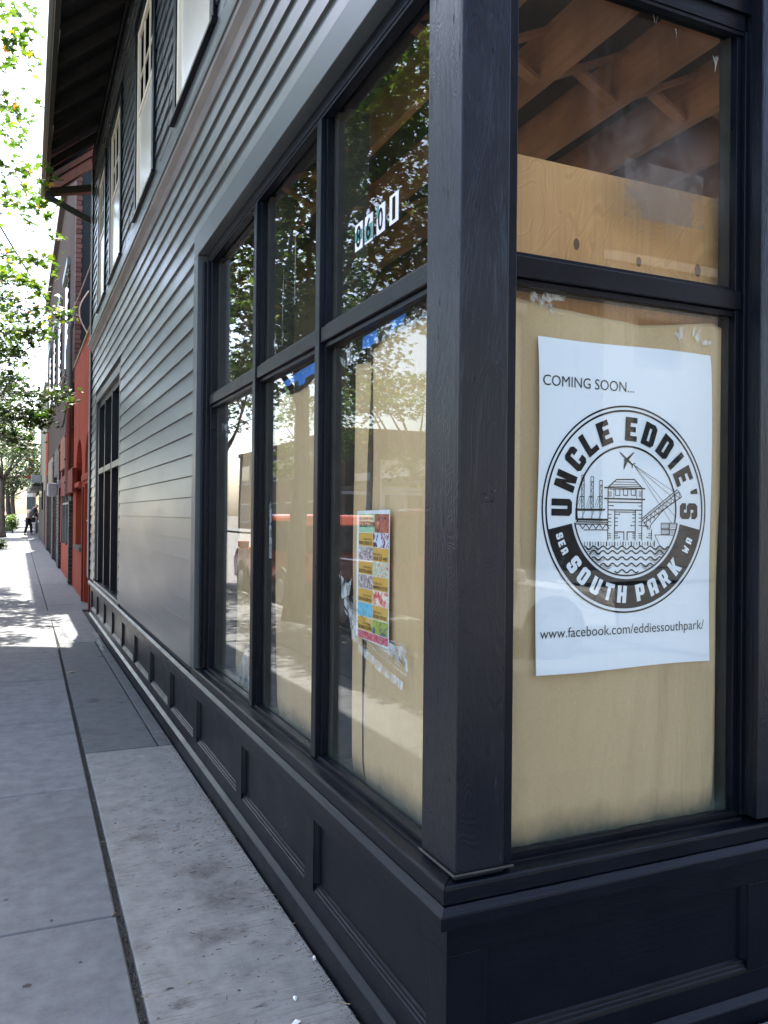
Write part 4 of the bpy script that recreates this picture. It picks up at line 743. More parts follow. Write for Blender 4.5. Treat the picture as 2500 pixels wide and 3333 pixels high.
ART = [[3.0,[[-41.7,86.2],[23.8,88.1],[54.3,62.6],[-74.7,61.4],[-41.7,86.2]]],[1.6,[[-49.5,78.9],[29.9,79.7]]],[1.6,[[-57.3,71.8],[38.0,72.6]]],[1.6,[[-66.9,66.0],[46.2,67.4]]],[4,[[-85.5,61.8],[63.3,61.5]]],[4,[[-85.2,30.2],[63.6,29.7]]],[3.0,[[-72.3,59.6],[-72.3,-90.0]]],[3.0,[[53.1,61.3],[53.1,-90.4]]],[2.2,[[-45.4,58.1],[-45.2,40.3],[-29.4,39.3],[-29.6,57.5]]],[2.2,[[-16.6,58.7],[-16.4,40.8],[-0.5,39.9],[-0.7,58.1]]],[2.2,[[12.1,59.4],[12.3,41.4],[28.3,40.5],[28.1,58.8]]],[1.6,[[-51.3,58.9],[-51.0,33.0]]],[1.6,[[32.1,59.5],[32.4,33.0]]],[1.6,[[-66.9,57.3],[28.1,58.2]]],[2.2,[[-71.4,49.1],[-60.5,49.3]]],[2.2,[[41.9,51.5],[52.4,51.4]]],[2.2,[[-71.4,43.5],[-60.5,43.7]]],[2.2,[[42.0,45.8],[52.5,45.7]]],[2.2,[[-71.3,37.9],[-60.4,38.1]]],[2.2,[[42.0,40.1],[52.6,40.0]]],[3.0,[[-70.3,20.2],[52.0,20.0]]],[3.0,[[-71.7,-2.5],[52.2,-2.2]]],[2.2,[[-71.0,10.0],[-57.8,10.1]]],[2.2,[[40.7,10.0],[52.1,10.2]]],[3.0,[[-47.5,-2.8],[-48.1,-90.1]]],[3.0,[[28.8,-3.1],[28.1,-90.3]]],[2.5,[[-46.6,-8.4],[28.0,-8.2]]],[2.2,[[-70.7,-15.5],[-60.6,-15.4]]],[2.2,[[41.0,-14.4],[52.3,-14.3]]],[2.2,[[-46.6,-15.3],[-36.3,-15.2]]],[2.2,[[17.7,-14.6],[28.1,-14.5]]],[2.2,[[-70.6,-26.4],[-60.5,-26.3]]],[2.2,[[41.1,-25.4],[52.4,-25.4]]],[2.2,[[-46.4,-26.2],[-36.2,-26.1]]],[2.2,[[17.8,-25.6],[28.2,-25.6]]],[2.2,[[-70.5,-37.2],[-60.4,-37.2]]],[2.2,[[41.2,-36.5],[52.6,-36.5]]],[2.2,[[-46.3,-37.1],[-36.1,-37.0]]],[2.2,[[17.9,-36.7],[28.3,-36.6]]],[2.2,[[-70.4,-48.1],[-60.3,-48.1]]],[2.2,[[41.3,-47.6],[52.7,-47.6]]],[2.2,[[-46.2,-48.0],[-36.0,-47.9]]],[2.2,[[18.0,-47.7],[28.4,-47.7]]],[3.0,[[-183.8,-60.8],[90.3,-60.2],[89.8,-90.5]]],[3.0,[[57.5,-48.5],[77.1,-49.0],[76.4,-59.2]]],[3.0,[[-45.2,-66.4],[-13.7,-66.3],[-13.4,-89.5]]],[3.0,[[-1.5,-89.6],[-1.8,-66.3],[26.2,-66.3]]],[2.2,[[-70.2,-71.4],[-60.8,-71.4]]],[2.2,[[-46.0,-71.4],[-35.7,-71.4]]],[2.2,[[18.2,-71.4],[27.1,-71.3]]],[2.2,[[41.6,-71.3],[52.1,-71.3]]],[2.2,[[78.2,-71.3],[88.8,-71.3]]],[2.2,[[-70.1,-77.6],[-60.7,-77.6]]],[2.2,[[-45.9,-77.6],[-35.7,-77.6]]],[2.2,[[18.3,-77.7],[27.1,-77.7]]],[2.2,[[41.7,-77.7],[52.2,-77.7]]],[2.2,[[78.2,-77.7],[88.9,-77.7]]],[2.2,[[-70.0,-83.8],[-60.7,-83.8]]],[2.2,[[-45.8,-83.8],[-35.6,-83.9]]],[2.2,[[18.4,-84.0],[27.2,-84.0]]],[2.2,[[41.7,-84.0],[52.2,-84.0]]],[2.2,[[78.3,-84.1],[89.0,-84.1]]],[3.0,[[-174.1,-90.3],[102.2,-92.4],[101.6,-109.0]]],[3.0,[[-174.1,-95.2],[101.4,-97.5]]],[4,[[-164.7,-95.2],[-164.6,-107.5]]],[1.8,[[-155.1,-95.3],[-155.0,-104.4]]],[1.8,[[-145.4,-95.3],[-145.3,-104.2]]],[4,[[-135.7,-95.3],[-135.6,-107.1]]],[1.8,[[-125.9,-95.4],[-125.8,-104.9]]],[1.8,[[-116.2,-95.4],[-116.1,-104.2]]],[4,[[-106.4,-95.5],[-106.2,-106.8]]],[1.8,[[-96.5,-95.5],[-96.4,-105.4]]],[1.8,[[-86.6,-95.5],[-86.6,-104.2]]],[4,[[-76.7,-95.6],[-76.6,-106.4]]],[1.8,[[-66.8,-95.6],[-66.7,-106.0]]],[1.8,[[-56.8,-95.7],[-56.7,-104.4]]],[4,[[-46.8,-95.7],[-46.7,-106.1]]],[1.8,[[-36.7,-95.7],[-36.6,-106.6]]],[1.8,[[-26.7,-95.8],[-26.6,-104.6]]],[4,[[-16.5,-95.8],[-16.4,-105.9]]],[1.8,[[-6.4,-95.8],[-6.3,-107.3]]],[1.8,[[3.8,-95.9],[3.9,-104.8]]],[4,[[14.0,-95.9],[14.1,-105.7]]],[1.8,[[24.3,-96.0],[24.4,-108.0]]],[1.8,[[34.6,-96.0],[34.7,-105.2]]],[4,[[44.9,-96.0],[45.0,-105.5]]],[1.8,[[55.3,-96.1],[55.4,-108.7]]],[1.8,[[65.7,-96.1],[65.8,-105.6]]],[4,[[76.1,-96.2],[76.2,-105.4]]],[1.8,[[86.6,-96.2],[86.8,-108.4]]],[1.8,[[97.1,-96.2],[97.2,-106.1]]],[4,[[-184.9,-29.4],[-72.9,-30.4]]],[2,[[-184.9,-32.5],[-72.9,-33.5]]],[3,[[-184.8,-38.0],[-72.8,-38.5]]],[3,[[-187.7,-44.1],[-72.8,-43.5]]],[1.2,[[-181.1,-31.8],[-181.1,-38.5]]],[1.2,[[-173.3,-31.8],[-173.2,-38.5]]],[1.2,[[-165.4,-31.7],[-165.3,-38.4]]],[1.2,[[-157.5,-31.7],[-157.4,-38.4]]],[1.2,[[-149.6,-31.6],[-149.5,-38.3]]],[1.2,[[-141.6,-31.6],[-141.5,-38.3]]],[1.2,[[-133.6,-31.5],[-133.6,-38.2]]],[1.2,[[-125.6,-31.4],[-125.6,-38.2]]],[1.2,[[-117.6,-31.4],[-117.5,-38.1]]],[1.2,[[-109.6,-31.3],[-109.5,-38.1]]],[1.2,[[-101.5,-31.3],[-101.4,-38.0]]],[1.2,[[-93.4,-31.2],[-93.4,-38.0]]],[1.2,[[-85.3,-31.1],[-85.2,-37.9]]],[1.2,[[-77.2,-31.1],[-77.1,-37.9]]],[2.5,[[-185.7,-57.7],[-173.9,-44.0],[-162.5,-57.1]]],[2.5,[[-162.5,-57.7],[-150.6,-43.9],[-139.1,-57.0]]],[2.5,[[-139.0,-57.6],[-127.0,-43.7],[-115.4,-56.9]]],[2.5,[[-115.4,-57.5],[-103.3,-43.6],[-91.6,-56.9]]],[2.5,[[-91.6,-57.5],[-79.4,-43.5],[-67.6,-56.8]]],[2.5,[[-185.6,-64.1],[-157.5,-61.0],[-119.6,-60.3],[-72.6,-60.8]]],[3,[[-186.0,-30.4],[-186.3,-4.5]]],[4,[[-186.7,-2.1],[-83.7,-1.4]]],[1.8,[[-186.6,-5.7],[-85.6,-5.1]]],[1.5,[[-161.9,-6.6],[-161.6,-29.3]]],[1.2,[[-155.1,-6.6],[-166.2,-28.7]]],[1.5,[[-129.7,-6.3],[-129.5,-29.0]]],[1.2,[[-122.8,-6.2],[-134.0,-28.4]]],[1.5,[[-101.0,-5.9],[-100.8,-28.8]]],[1.2,[[-94.1,-5.8],[-105.4,-28.2]]],[1.8,[[-166.7,95.0],[-166.5,1.2]]],[1.8,[[-157.7,95.3],[-157.5,1.4]]],[1.8,[[-166.7,95.0],[-157.7,95.3]]],[1.8,[[-166.6,81.3],[-157.6,81.5]]],[1.4,[[-157.6,81.5],[-166.5,72.7]]],[1.4,[[-166.5,72.7],[-157.4,64.4]]],[1.4,[[-157.4,64.4],[-166.3,55.6]]],[1.4,[[-166.3,55.6],[-157.2,47.2]]],[1.4,[[-157.2,47.2],[-166.1,38.5]]],[1.4,[[-166.1,38.5],[-157.0,30.1]]],[1.4,[[-157.0,30.1],[-165.9,21.4]]],[1.4,[[-165.9,21.4],[-156.8,13.0]]],[1.4,[[-156.8,13.0],[-165.8,4.3]]],[2.2,[[-172.8,33.8],[-157.0,33.2]]],[1,[[-172.1,32.3],[-183.7,1.6]]],[1,[[-166.8,32.4],[-176.2,1.7]]],[1.8,[[-134.2,91.4],[-134.0,1.7]]],[1.8,[[-125.0,91.6],[-124.8,1.8]]],[1.8,[[-134.2,91.4],[-125.0,91.6]]],[1.8,[[-134.0,77.5],[-124.9,77.8]]],[1.4,[[-124.9,77.8],[-133.9,68.9]]],[1.4,[[-133.9,68.9],[-124.7,60.6]]],[1.4,[[-124.7,60.6],[-133.8,51.7]]],[1.4,[[-133.8,51.7],[-124.5,43.3]]],[1.4,[[-124.5,43.3],[-133.6,34.5]]],[1.4,[[-133.6,34.5],[-124.3,26.1]]],[1.4,[[-124.3,26.1],[-133.4,17.3]]],[1.4,[[-133.4,17.3],[-124.2,8.9]]],[1.4,[[-124.2,8.9],[-133.2,0.1]]],[2.2,[[-140.4,34.4],[-124.4,33.8]]],[1,[[-139.6,32.9],[-151.4,2.0]]],[1,[[-134.3,33.0],[-143.9,2.2]]],[1.8,[[-102.7,81.5],[-102.6,2.1]]],[1.8,[[-93.5,81.7],[-93.4,2.2]]],[1.8,[[-102.7,81.5],[-93.5,81.7]]],[1.8,[[-102.6,67.6],[-93.3,67.8]]],[1.4,[[-93.3,67.8],[-102.5,58.9]]],[1.4,[[-102.5,58.9],[-93.1,50.5]]],[1.4,[[-93.1,50.5],[-102.3,41.6]]],[1.4,[[-102.3,41.6],[-93.0,33.1]]],[1.4,[[-93.0,33.1],[-102.1,24.3]]],[1.4,[[-102.1,24.3],[-92.8,15.8]]],[1.4,[[-92.8,15.8],[-101.9,7.0]]],[1.4,[[-101.9,7.0],[-92.6,-1.5]]],[2.2,[[-109.1,35.0],[-93.0,34.4]]],[1,[[-108.3,33.5],[-120.3,2.5]]],[1,[[-103.0,33.6],[-112.6,2.6]]],[2.6,[[55.3,-25.3],[189.3,61.8]]],[2.6,[[55.4,-32.6],[195.8,56.1]]],[1.6,[[189.3,61.8],[195.8,56.1]]],[2.6,[[62.3,-39.6],[206.6,40.0]]],[2.2,[[195.8,56.1],[206.6,40.0]]],[1,[[55.3,-25.3],[56.6,-32.6]]],[1,[[62.6,-20.6],[64.1,-27.8]]],[1,[[69.9,-15.8],[71.7,-23.0]]],[1,[[77.2,-11.1],[79.3,-18.1]]],[1,[[84.5,-6.3],[86.9,-13.3]]],[1,[[91.9,-1.5],[94.6,-8.4]]],[1,[[99.3,3.3],[102.2,-3.5]]],[1,[[106.7,8.1],[109.9,1.4]]],[1,[[114.1,12.9],[117.6,6.3]]],[1,[[121.5,17.7],[125.3,11.2]]],[1,[[129.0,22.6],[133.1,16.1]]],[1,[[136.5,27.4],[140.8,21.1]]],[1,[[144.0,32.3],[148.6,26.0]]],[1,[[151.5,37.2],[156.4,31.0]]],[1,[[159.0,42.1],[164.3,36.0]]],[1,[[166.6,47.0],[172.1,41.0]]],[1,[[174.1,51.9],[180.0,46.0]]],[1,[[181.7,56.8],[187.9,51.0]]],[1.8,[[56.6,-32.6],[70.3,-49.4],[71.7,-23.0]]],[1.8,[[71.7,-23.0],[86.0,-37.6],[86.9,-13.3]]],[1.8,[[86.9,-13.3],[101.8,-26.2],[102.2,-3.5]]],[1.8,[[102.2,-3.5],[117.7,-15.1],[117.6,6.3]]],[1.8,[[117.6,6.3],[133.6,-4.3],[133.1,16.1]]],[1.8,[[133.1,16.1],[149.7,6.2],[148.6,26.0]]],[1.8,[[148.6,26.0],[165.8,16.3],[164.3,36.0]]],[1.8,[[164.3,36.0],[182.1,26.0],[180.0,46.0]]],[1.8,[[180.0,46.0],[198.4,35.5],[195.8,56.1]]],[2.6,[[82.1,-58.6],[88.1,-44.2],[106.5,-26.5],[131.1,-3.8],[172.8,22.6],[206.6,40.0]]],[2,[[61.5,-36.4],[77.2,-58.6]]],[1.1,[[21.3,130.6],[170.3,58.1]]],[1.1,[[21.3,130.6],[159.9,45.0]]],[1.1,[[21.3,130.6],[180.8,-19.4]]],[1.1,[[21.3,130.6],[167.1,-38.3]]],[1.8,[[102.9,-75.2],[178.0,-75.8]]],[1.8,[[102.9,-75.2],[123.1,-108.2]]],[2.2,[[127.3,-39.8],[157.4,-40.0],[156.8,-56.5],[127.5,-56.5],[127.3,-39.8]]],[1.1,[[130.7,-44.0],[154.1,-43.9]]],[1.1,[[130.8,-48.2],[154.2,-48.1]]],[1.1,[[130.8,-52.3],[154.2,-52.3]]],[2.2,[[127.5,-58.5],[157.6,-58.7],[156.9,-73.9],[127.7,-73.9],[127.5,-58.5]]],[1.1,[[130.9,-62.3],[154.3,-62.3]]],[1.1,[[130.9,-66.2],[154.3,-66.1]]],[1.1,[[131.0,-70.0],[154.4,-70.0]]],[2.2,[[160.0,-39.6],[187.0,-39.8],[186.3,-56.4],[160.1,-56.4],[160.0,-39.6]]],[1.1,[[163.4,-43.8],[183.6,-43.7]]],[1.1,[[163.4,-48.0],[183.7,-47.9]]],[1.1,[[163.5,-52.2],[183.7,-52.2]]],[2.2,[[160.1,-58.4],[187.2,-58.6],[186.5,-73.9],[160.3,-73.9],[160.1,-58.4]]],[1.1,[[163.6,-62.2],[183.8,-62.2]]],[1.1,[[163.6,-66.1],[183.9,-66.1]]],[1.1,[[163.6,-70.0],[183.9,-70.0]]],[4,[[-157.8,-107.1],[-154.8,-107.1],[-151.8,-108.4],[-148.7,-110.6],[-145.7,-113.0],[-142.6,-114.9],[-139.6,-115.6],[-136.5,-114.9],[-133.5,-113.1],[-130.5,-110.7],[-127.5,-108.5],[-124.4,-107.3],[-121.4,-107.3],[-118.3,-108.6],[-115.2,-110.8],[-112.2,-113.3],[-109.1,-115.1],[-106.0,-115.8],[-102.9,-115.2],[-99.9,-113.3],[-96.8,-110.9],[-93.8,-108.8],[-90.7,-107.5],[-87.6,-107.5],[-84.5,-108.8],[-81.4,-111.0],[-78.2,-113.5],[-75.1,-115.4],[-72.0,-116.1],[-68.9,-115.4],[-65.8,-113.6],[-62.7,-111.2],[-59.6,-109.0],[-56.5,-107.7],[-53.4,-107.7],[-50.3,-109.0],[-47.1,-111.3],[-43.9,-113.7],[-40.8,-115.6],[-37.6,-116.3],[-34.5,-115.7],[-31.4,-113.8],[-28.2,-111.4],[-25.1,-109.2],[-22.0,-107.9],[-18.8,-107.9],[-15.6,-109.2],[-12.4,-111.5],[-9.2,-114.0],[-6.0,-115.9],[-2.8,-116.6],[0.3,-115.9],[3.5,-114.1],[6.7,-111.6],[9.8,-109.4],[13.0,-108.1],[16.2,-108.1],[19.5,-109.4],[22.7,-111.7],[25.9,-114.2],[29.2,-116.1],[32.4,-116.8],[35.6,-116.2],[38.8,-114.3],[42.0,-111.9],[45.2,-109.6],[48.4,-108.3],[51.7,-108.3],[54.9,-109.7],[58.2,-112.0],[61.5,-114.5],[64.8,-116.4],[68.0,-117.1],[71.3,-116.4],[74.5,-114.6],[77.8,-112.1],[81.0,-109.8],[84.3,-108.5],[87.6,-108.5],[90.9,-109.9],[94.2,-112.2],[97.5,-114.7],[100.8,-116.6],[104.1,-117.4],[107.4,-116.7],[110.7,-114.8],[114.0,-112.3],[117.3,-110.0],[120.6,-108.7],[123.9,-108.7],[127.2,-110.1],[130.6,-112.4],[134.0,-115.0],[137.3,-116.9],[140.7,-117.6],[144.0,-117.0],[147.3,-115.1],[150.6,-112.6],[154.0,-110.3],[157.3,-108.9],[160.7,-108.9]]],[1.3,[[-104.4,-118.8],[-107.5,-118.8],[-110.6,-117.8],[-113.7,-116.2],[-116.7,-114.5],[-119.8,-113.1],[-122.9,-112.6],[-125.9,-113.1],[-128.9,-114.4],[-132.0,-116.1],[-135.0,-117.6],[-138.0,-118.5],[-141.1,-118.5],[-144.1,-117.5],[-147.1,-116.0],[-150.2,-114.2]]],[1.3,[[-108.2,-122.9],[-111.3,-121.8],[-114.4,-120.1],[-117.5,-118.4],[-120.5,-117.2],[-123.6,-117.0],[-126.6,-117.6],[-129.7,-119.1],[-132.7,-120.8],[-135.7,-122.2],[-138.7,-122.9],[-141.8,-122.6],[-144.8,-121.5],[-147.9,-119.8]]],[1.3,[[102.5,-120.4],[105.8,-120.5],[109.1,-119.5],[112.4,-117.9],[115.7,-116.1],[119.0,-114.8],[122.3,-114.3],[125.6,-114.8],[129.0,-116.2],[132.3,-118.0],[135.7,-119.7],[139.0,-120.7],[142.4,-120.7],[145.7,-119.8],[149.0,-118.2],[152.4,-116.4]]],[1.3,[[106.7,-124.8],[110.0,-123.6],[113.3,-121.9],[116.6,-120.2],[119.9,-119.1],[123.2,-118.8],[126.5,-119.6],[129.9,-121.2],[133.2,-123.0],[136.6,-124.5],[139.9,-125.3],[143.2,-125.1],[146.6,-123.9],[149.9,-122.2]]],[4,[[-152.0,-121.0],[-149.0,-123.2],[-145.9,-125.6],[-142.9,-127.6],[-139.8,-128.4],[-136.8,-128.0],[-133.8,-126.3],[-130.7,-123.9],[-127.7,-121.7],[-124.7,-120.3],[-121.6,-120.1],[-118.6,-121.3],[-115.5,-123.5],[-112.4,-125.9],[-109.3,-127.9],[-106.2,-128.8],[-103.2,-128.3],[-100.1,-126.6],[-97.1,-124.2],[-94.0,-122.0],[-90.9,-120.5],[-87.8,-120.4],[-84.7,-121.6],[-81.6,-123.8],[-78.5,-126.2],[-75.4,-128.2],[-72.3,-129.1],[-69.2,-128.6],[-66.1,-126.9],[-63.0,-124.5],[-59.9,-122.3],[-56.8,-120.8],[-53.7,-120.7],[-50.5,-121.9],[-47.4,-124.1],[-44.2,-126.5],[-41.0,-128.5],[-37.9,-129.4],[-34.7,-128.9],[-31.6,-127.2],[-28.5,-124.8],[-25.4,-122.6],[-22.2,-121.1],[-19.1,-120.9],[-15.9,-122.2],[-12.7,-124.4],[-9.5,-126.9],[-6.3,-128.9],[-3.1,-129.8],[0.1,-129.3],[3.3,-127.5],[6.4,-125.1],[9.6,-122.8],[12.8,-121.4],[16.0,-121.2],[19.2,-122.5],[22.4,-124.7],[25.7,-127.2],[28.9,-129.2],[32.1,-130.1],[35.3,-129.6],[38.5,-127.9],[41.8,-125.5],[45.0,-123.1],[48.2,-121.7],[51.4,-121.5],[54.7,-122.7],[57.9,-125.0],[61.2,-127.5],[64.5,-129.5],[67.8,-130.4],[71.0,-129.9],[74.3,-128.2],[77.5,-125.8],[80.8,-123.4],[84.0,-122.0],[87.3,-121.8],[90.6,-123.0],[93.9,-125.3],[97.2,-127.8],[100.5,-129.9],[103.9,-130.8],[107.1,-130.3],[110.4,-128.5],[113.7,-126.1],[117.0,-123.8],[120.3,-122.3],[123.6,-122.1],[127.0,-123.4],[130.3,-125.6],[133.7,-128.2],[137.0,-130.2],[140.4,-131.1],[143.7,-130.6],[147.0,-128.9],[150.4,-126.4],[153.7,-124.1]]],[1.3,[[-98.5,-129.5],[-101.6,-131.0],[-104.7,-131.8],[-107.7,-131.6],[-110.8,-130.6],[-113.9,-128.9],[-117.0,-127.2],[-120.0,-125.9],[-123.1,-125.5],[-126.2,-126.1],[-129.2,-127.5],[-132.2,-129.2],[-135.2,-130.7],[-138.3,-131.5],[-141.3,-131.3],[-144.3,-130.2]]],[1.3,[[-102.3,-135.6],[-105.4,-136.2],[-108.5,-135.8],[-111.5,-134.5],[-114.6,-132.8],[-117.7,-131.1],[-120.8,-130.1],[-123.8,-129.9],[-126.9,-130.7],[-129.9,-132.2],[-132.9,-133.9],[-135.9,-135.2],[-139.0,-135.8],[-142.0,-135.4]]],[1.3,[[96.4,-131.4],[99.8,-133.0],[103.1,-133.9],[106.4,-133.8],[109.7,-132.8],[112.9,-131.1],[116.2,-129.4],[119.5,-128.1],[122.9,-127.8],[126.2,-128.4],[129.5,-129.9],[132.9,-131.8],[136.2,-133.4],[139.6,-134.3],[142.9,-134.2],[146.3,-133.1]]],[1.3,[[100.6,-137.8],[103.9,-138.5],[107.2,-138.1],[110.5,-136.9],[113.8,-135.2],[117.1,-133.5],[120.4,-132.4],[123.7,-132.4],[127.1,-133.3],[130.4,-134.9],[133.8,-136.7],[137.1,-138.2],[140.5,-138.9],[143.8,-138.5]]],[4,[[-136.6,-145.7],[-133.6,-144.1],[-130.6,-141.7],[-127.5,-139.5],[-124.5,-138.1],[-121.4,-138.0],[-118.4,-139.2],[-115.3,-141.3],[-112.2,-143.8],[-109.1,-145.8],[-106.0,-146.7],[-103.0,-146.2],[-99.9,-144.5],[-96.9,-142.1],[-93.8,-139.9],[-90.7,-138.5],[-87.7,-138.3],[-84.6,-139.5],[-81.4,-141.7],[-78.3,-144.2],[-75.2,-146.2],[-72.1,-147.1],[-69.0,-146.6],[-65.9,-144.9],[-62.8,-142.6],[-59.7,-140.3],[-56.6,-138.9],[-53.5,-138.7],[-50.3,-139.9],[-47.2,-142.1],[-44.0,-144.6],[-40.8,-146.6],[-37.7,-147.5],[-34.6,-147.0],[-31.4,-145.3],[-28.3,-143.0],[-25.2,-140.7],[-22.0,-139.3],[-18.9,-139.1],[-15.7,-140.3],[-12.5,-142.5],[-9.3,-145.0],[-6.1,-147.1],[-2.9,-148.0],[0.3,-147.5],[3.4,-145.8],[6.6,-143.4],[9.8,-141.1],[13.0,-139.6],[16.2,-139.5],[19.4,-140.7],[22.6,-143.0],[25.9,-145.5],[29.1,-147.5],[32.3,-148.4],[35.5,-147.9],[38.7,-146.2],[41.9,-143.8],[45.2,-141.5],[48.4,-140.0],[51.6,-139.9],[54.9,-141.1],[58.1,-143.4],[61.4,-145.9],[64.7,-148.0],[68.0,-148.9],[71.2,-148.4],[74.5,-146.7],[77.7,-144.2],[81.0,-141.9],[84.2,-140.5],[87.5,-140.3],[90.8,-141.6],[94.1,-143.8],[97.4,-146.4],[100.7,-148.4],[104.0,-149.3],[107.3,-148.8],[110.6,-147.1],[113.9,-144.7],[117.2,-142.3],[120.5,-140.9],[123.8,-140.7],[127.2,-142.0],[130.5,-144.2],[133.9,-146.8],[137.2,-148.9]]],[1.3,[[-82.9,-145.5],[-86.1,-144.2],[-89.1,-143.8],[-92.2,-144.4],[-95.3,-145.7],[-98.4,-147.4],[-101.4,-148.9],[-104.5,-149.7],[-107.6,-149.5],[-110.6,-148.5],[-113.7,-146.8],[-116.8,-145.1],[-119.9,-143.8],[-122.9,-143.4],[-126.0,-143.9],[-129.0,-145.3]]],[1.3,[[-86.8,-148.3],[-89.9,-148.2],[-92.9,-149.0],[-96.0,-150.5],[-99.1,-152.2],[-102.1,-153.5],[-105.2,-154.1],[-108.3,-153.7],[-111.4,-152.4],[-114.4,-150.6],[-117.5,-149.0],[-120.6,-147.9],[-123.6,-147.7],[-126.7,-148.5]]],[1.3,[[80.2,-147.5],[83.5,-146.3],[86.7,-145.9],[90.0,-146.6],[93.3,-148.1],[96.6,-149.9],[99.9,-151.6],[103.3,-152.5],[106.6,-152.4],[109.8,-151.3],[113.1,-149.7],[116.4,-148.0],[119.7,-146.7],[123.1,-146.4],[126.4,-147.1],[129.7,-148.6]]],[1.3,[[84.3,-150.6],[87.6,-150.5],[90.9,-151.4],[94.2,-153.0],[97.5,-154.9],[100.8,-156.3],[104.1,-157.0],[107.4,-156.7],[110.7,-155.5],[114.0,-153.7],[117.3,-152.1],[120.6,-151.0],[123.9,-151.0],[127.3,-151.9]]],[4,[[-109.7,-163.8],[-106.6,-165.1],[-103.6,-164.9],[-100.5,-163.5],[-97.4,-161.3],[-94.4,-159.0],[-91.3,-157.3],[-88.2,-156.8],[-85.1,-157.7],[-82.0,-159.7],[-78.9,-162.2],[-75.8,-164.4],[-72.7,-165.6],[-69.5,-165.5],[-66.5,-164.1],[-63.4,-161.8],[-60.3,-159.5],[-57.2,-157.8],[-54.0,-157.3],[-50.9,-158.2],[-47.8,-160.2],[-44.6,-162.7],[-41.4,-164.9],[-38.3,-166.2],[-35.1,-166.0],[-32.0,-164.6],[-28.9,-162.3],[-25.7,-160.0],[-22.6,-158.3],[-19.5,-157.8],[-16.3,-158.7],[-13.1,-160.7],[-9.9,-163.3],[-6.7,-165.5],[-3.5,-166.7],[-0.3,-166.6],[2.9,-165.2],[6.0,-162.9],[9.2,-160.5],[12.4,-158.8],[15.6,-158.3],[18.8,-159.2],[22.0,-161.3],[25.2,-163.8],[28.5,-166.0],[31.7,-167.3],[34.9,-167.1],[38.1,-165.7],[41.3,-163.4],[44.6,-161.0],[47.8,-159.3],[51.0,-158.8],[54.3,-159.7],[57.5,-161.8],[60.8,-164.3],[64.1,-166.6],[67.3,-167.8],[70.6,-167.7],[73.9,-166.3],[77.1,-164.0],[80.3,-161.6],[83.6,-159.8],[86.9,-159.3],[90.2,-160.3],[93.5,-162.3],[96.8,-164.9],[100.1,-167.2],[103.4,-168.4],[106.7,-168.3]]],[1.3,[[-55.6,-162.9],[-58.7,-163.7],[-61.8,-165.2],[-64.9,-166.9],[-68.0,-168.3],[-71.1,-168.8],[-74.2,-168.4],[-77.3,-167.1],[-80.4,-165.4],[-83.5,-163.7],[-86.6,-162.6],[-89.7,-162.4],[-92.8,-163.2],[-95.9,-164.7],[-98.9,-166.4],[-102.0,-167.7]]],[1.3,[[-59.4,-168.4],[-62.5,-170.0],[-65.6,-171.7],[-68.7,-172.8],[-71.8,-173.2],[-74.9,-172.5],[-78.0,-171.0],[-81.1,-169.2],[-84.3,-167.7],[-87.4,-166.8],[-90.4,-166.9],[-93.5,-167.8],[-96.6,-169.4],[-99.6,-171.1]]],[1.3,[[51.9,-164.6],[55.1,-165.5],[58.4,-167.1],[61.7,-169.0],[64.9,-170.5],[68.2,-171.1],[71.5,-170.8],[74.7,-169.6],[78.0,-167.9],[81.2,-166.3],[84.5,-165.2],[87.8,-165.2],[91.1,-166.1],[94.4,-167.7],[97.7,-169.5],[101.0,-171.0]]],[1.3,[[56.0,-170.3],[59.3,-172.0],[62.5,-173.8],[65.8,-175.2],[69.1,-175.6],[72.3,-175.0],[75.6,-173.6],[78.8,-171.9],[82.1,-170.4],[85.3,-169.6],[88.6,-169.8],[91.9,-170.9],[95.2,-172.6],[98.5,-174.5]]],[4,[[-45.6,-180.5],[-42.4,-182.9],[-39.3,-184.6],[-36.1,-185.0],[-33.0,-184.0],[-29.9,-182.0],[-26.7,-179.6],[-23.6,-177.6],[-20.4,-176.6],[-17.3,-177.0],[-14.1,-178.7],[-10.9,-181.1],[-7.7,-183.5],[-4.5,-185.2],[-1.3,-185.6],[1.9,-184.7],[5.0,-182.6],[8.2,-180.2],[11.4,-178.2],[14.6,-177.2],[17.8,-177.6],[21.0,-179.3],[24.2,-181.8],[27.5,-184.2],[30.7,-185.9],[33.9,-186.3],[37.1,-185.3],[40.3,-183.3]]]]
k = 0
for wd, pts in ART:
    for (x0, z0), (x1, z1) in zip(pts, pts[1:]):
        x0_, z0_, x1_, z1_ = x0/1000, z0/1000, x1/1000, z1/1000; dx, dz = x1_-x0_, z1_-z0_; L = math.hypot(dx, dz)
        if L < 1e-5: continue
        h = wd*.00052; nx, nz = -dz/L*h, dx/L*h; ex, ez_ = dx/L*h*.7, dz/L*h*.7; y = Yp-.00002*(k % 9); k += 1
        if math.hypot(x0_, z0_) > .189 and z0_ < -.05: continue
        pr.poly([(PX+x0_-ex+nx, y, PZ+z0_-ez_+nz), (PX+x1_+ex+nx, y, PZ+z1_+ez_+nz), (PX+x1_+ex-nx, y, PZ+z1_+ez_-nz), (PX+x0_-ex-nx, y, PZ+z0_-ez_-nz)])
pr.poly([(PX+x/1000, Yp-.0002, PZ+z/1000) for x, z in ((-32.8, 167.5), (-28.8, 166.4), (-5.6, 150.1), (20.9, 168.5), (23.0, 167.3), (2.4, 145.0), (16.1, 133.6), (27.3, 137.1), (25.7, 133.9), (18.5, 130.5), (16.2, 121.0), (13.4, 121.5), (13.7, 129.7), (-1.6, 139.2), (-14.4, 116.8), (-17.2, 117.3), (-13.5, 141.9), (-16.7, 144.3), (-12.0, 147.6), (-28.8, 161.7))])
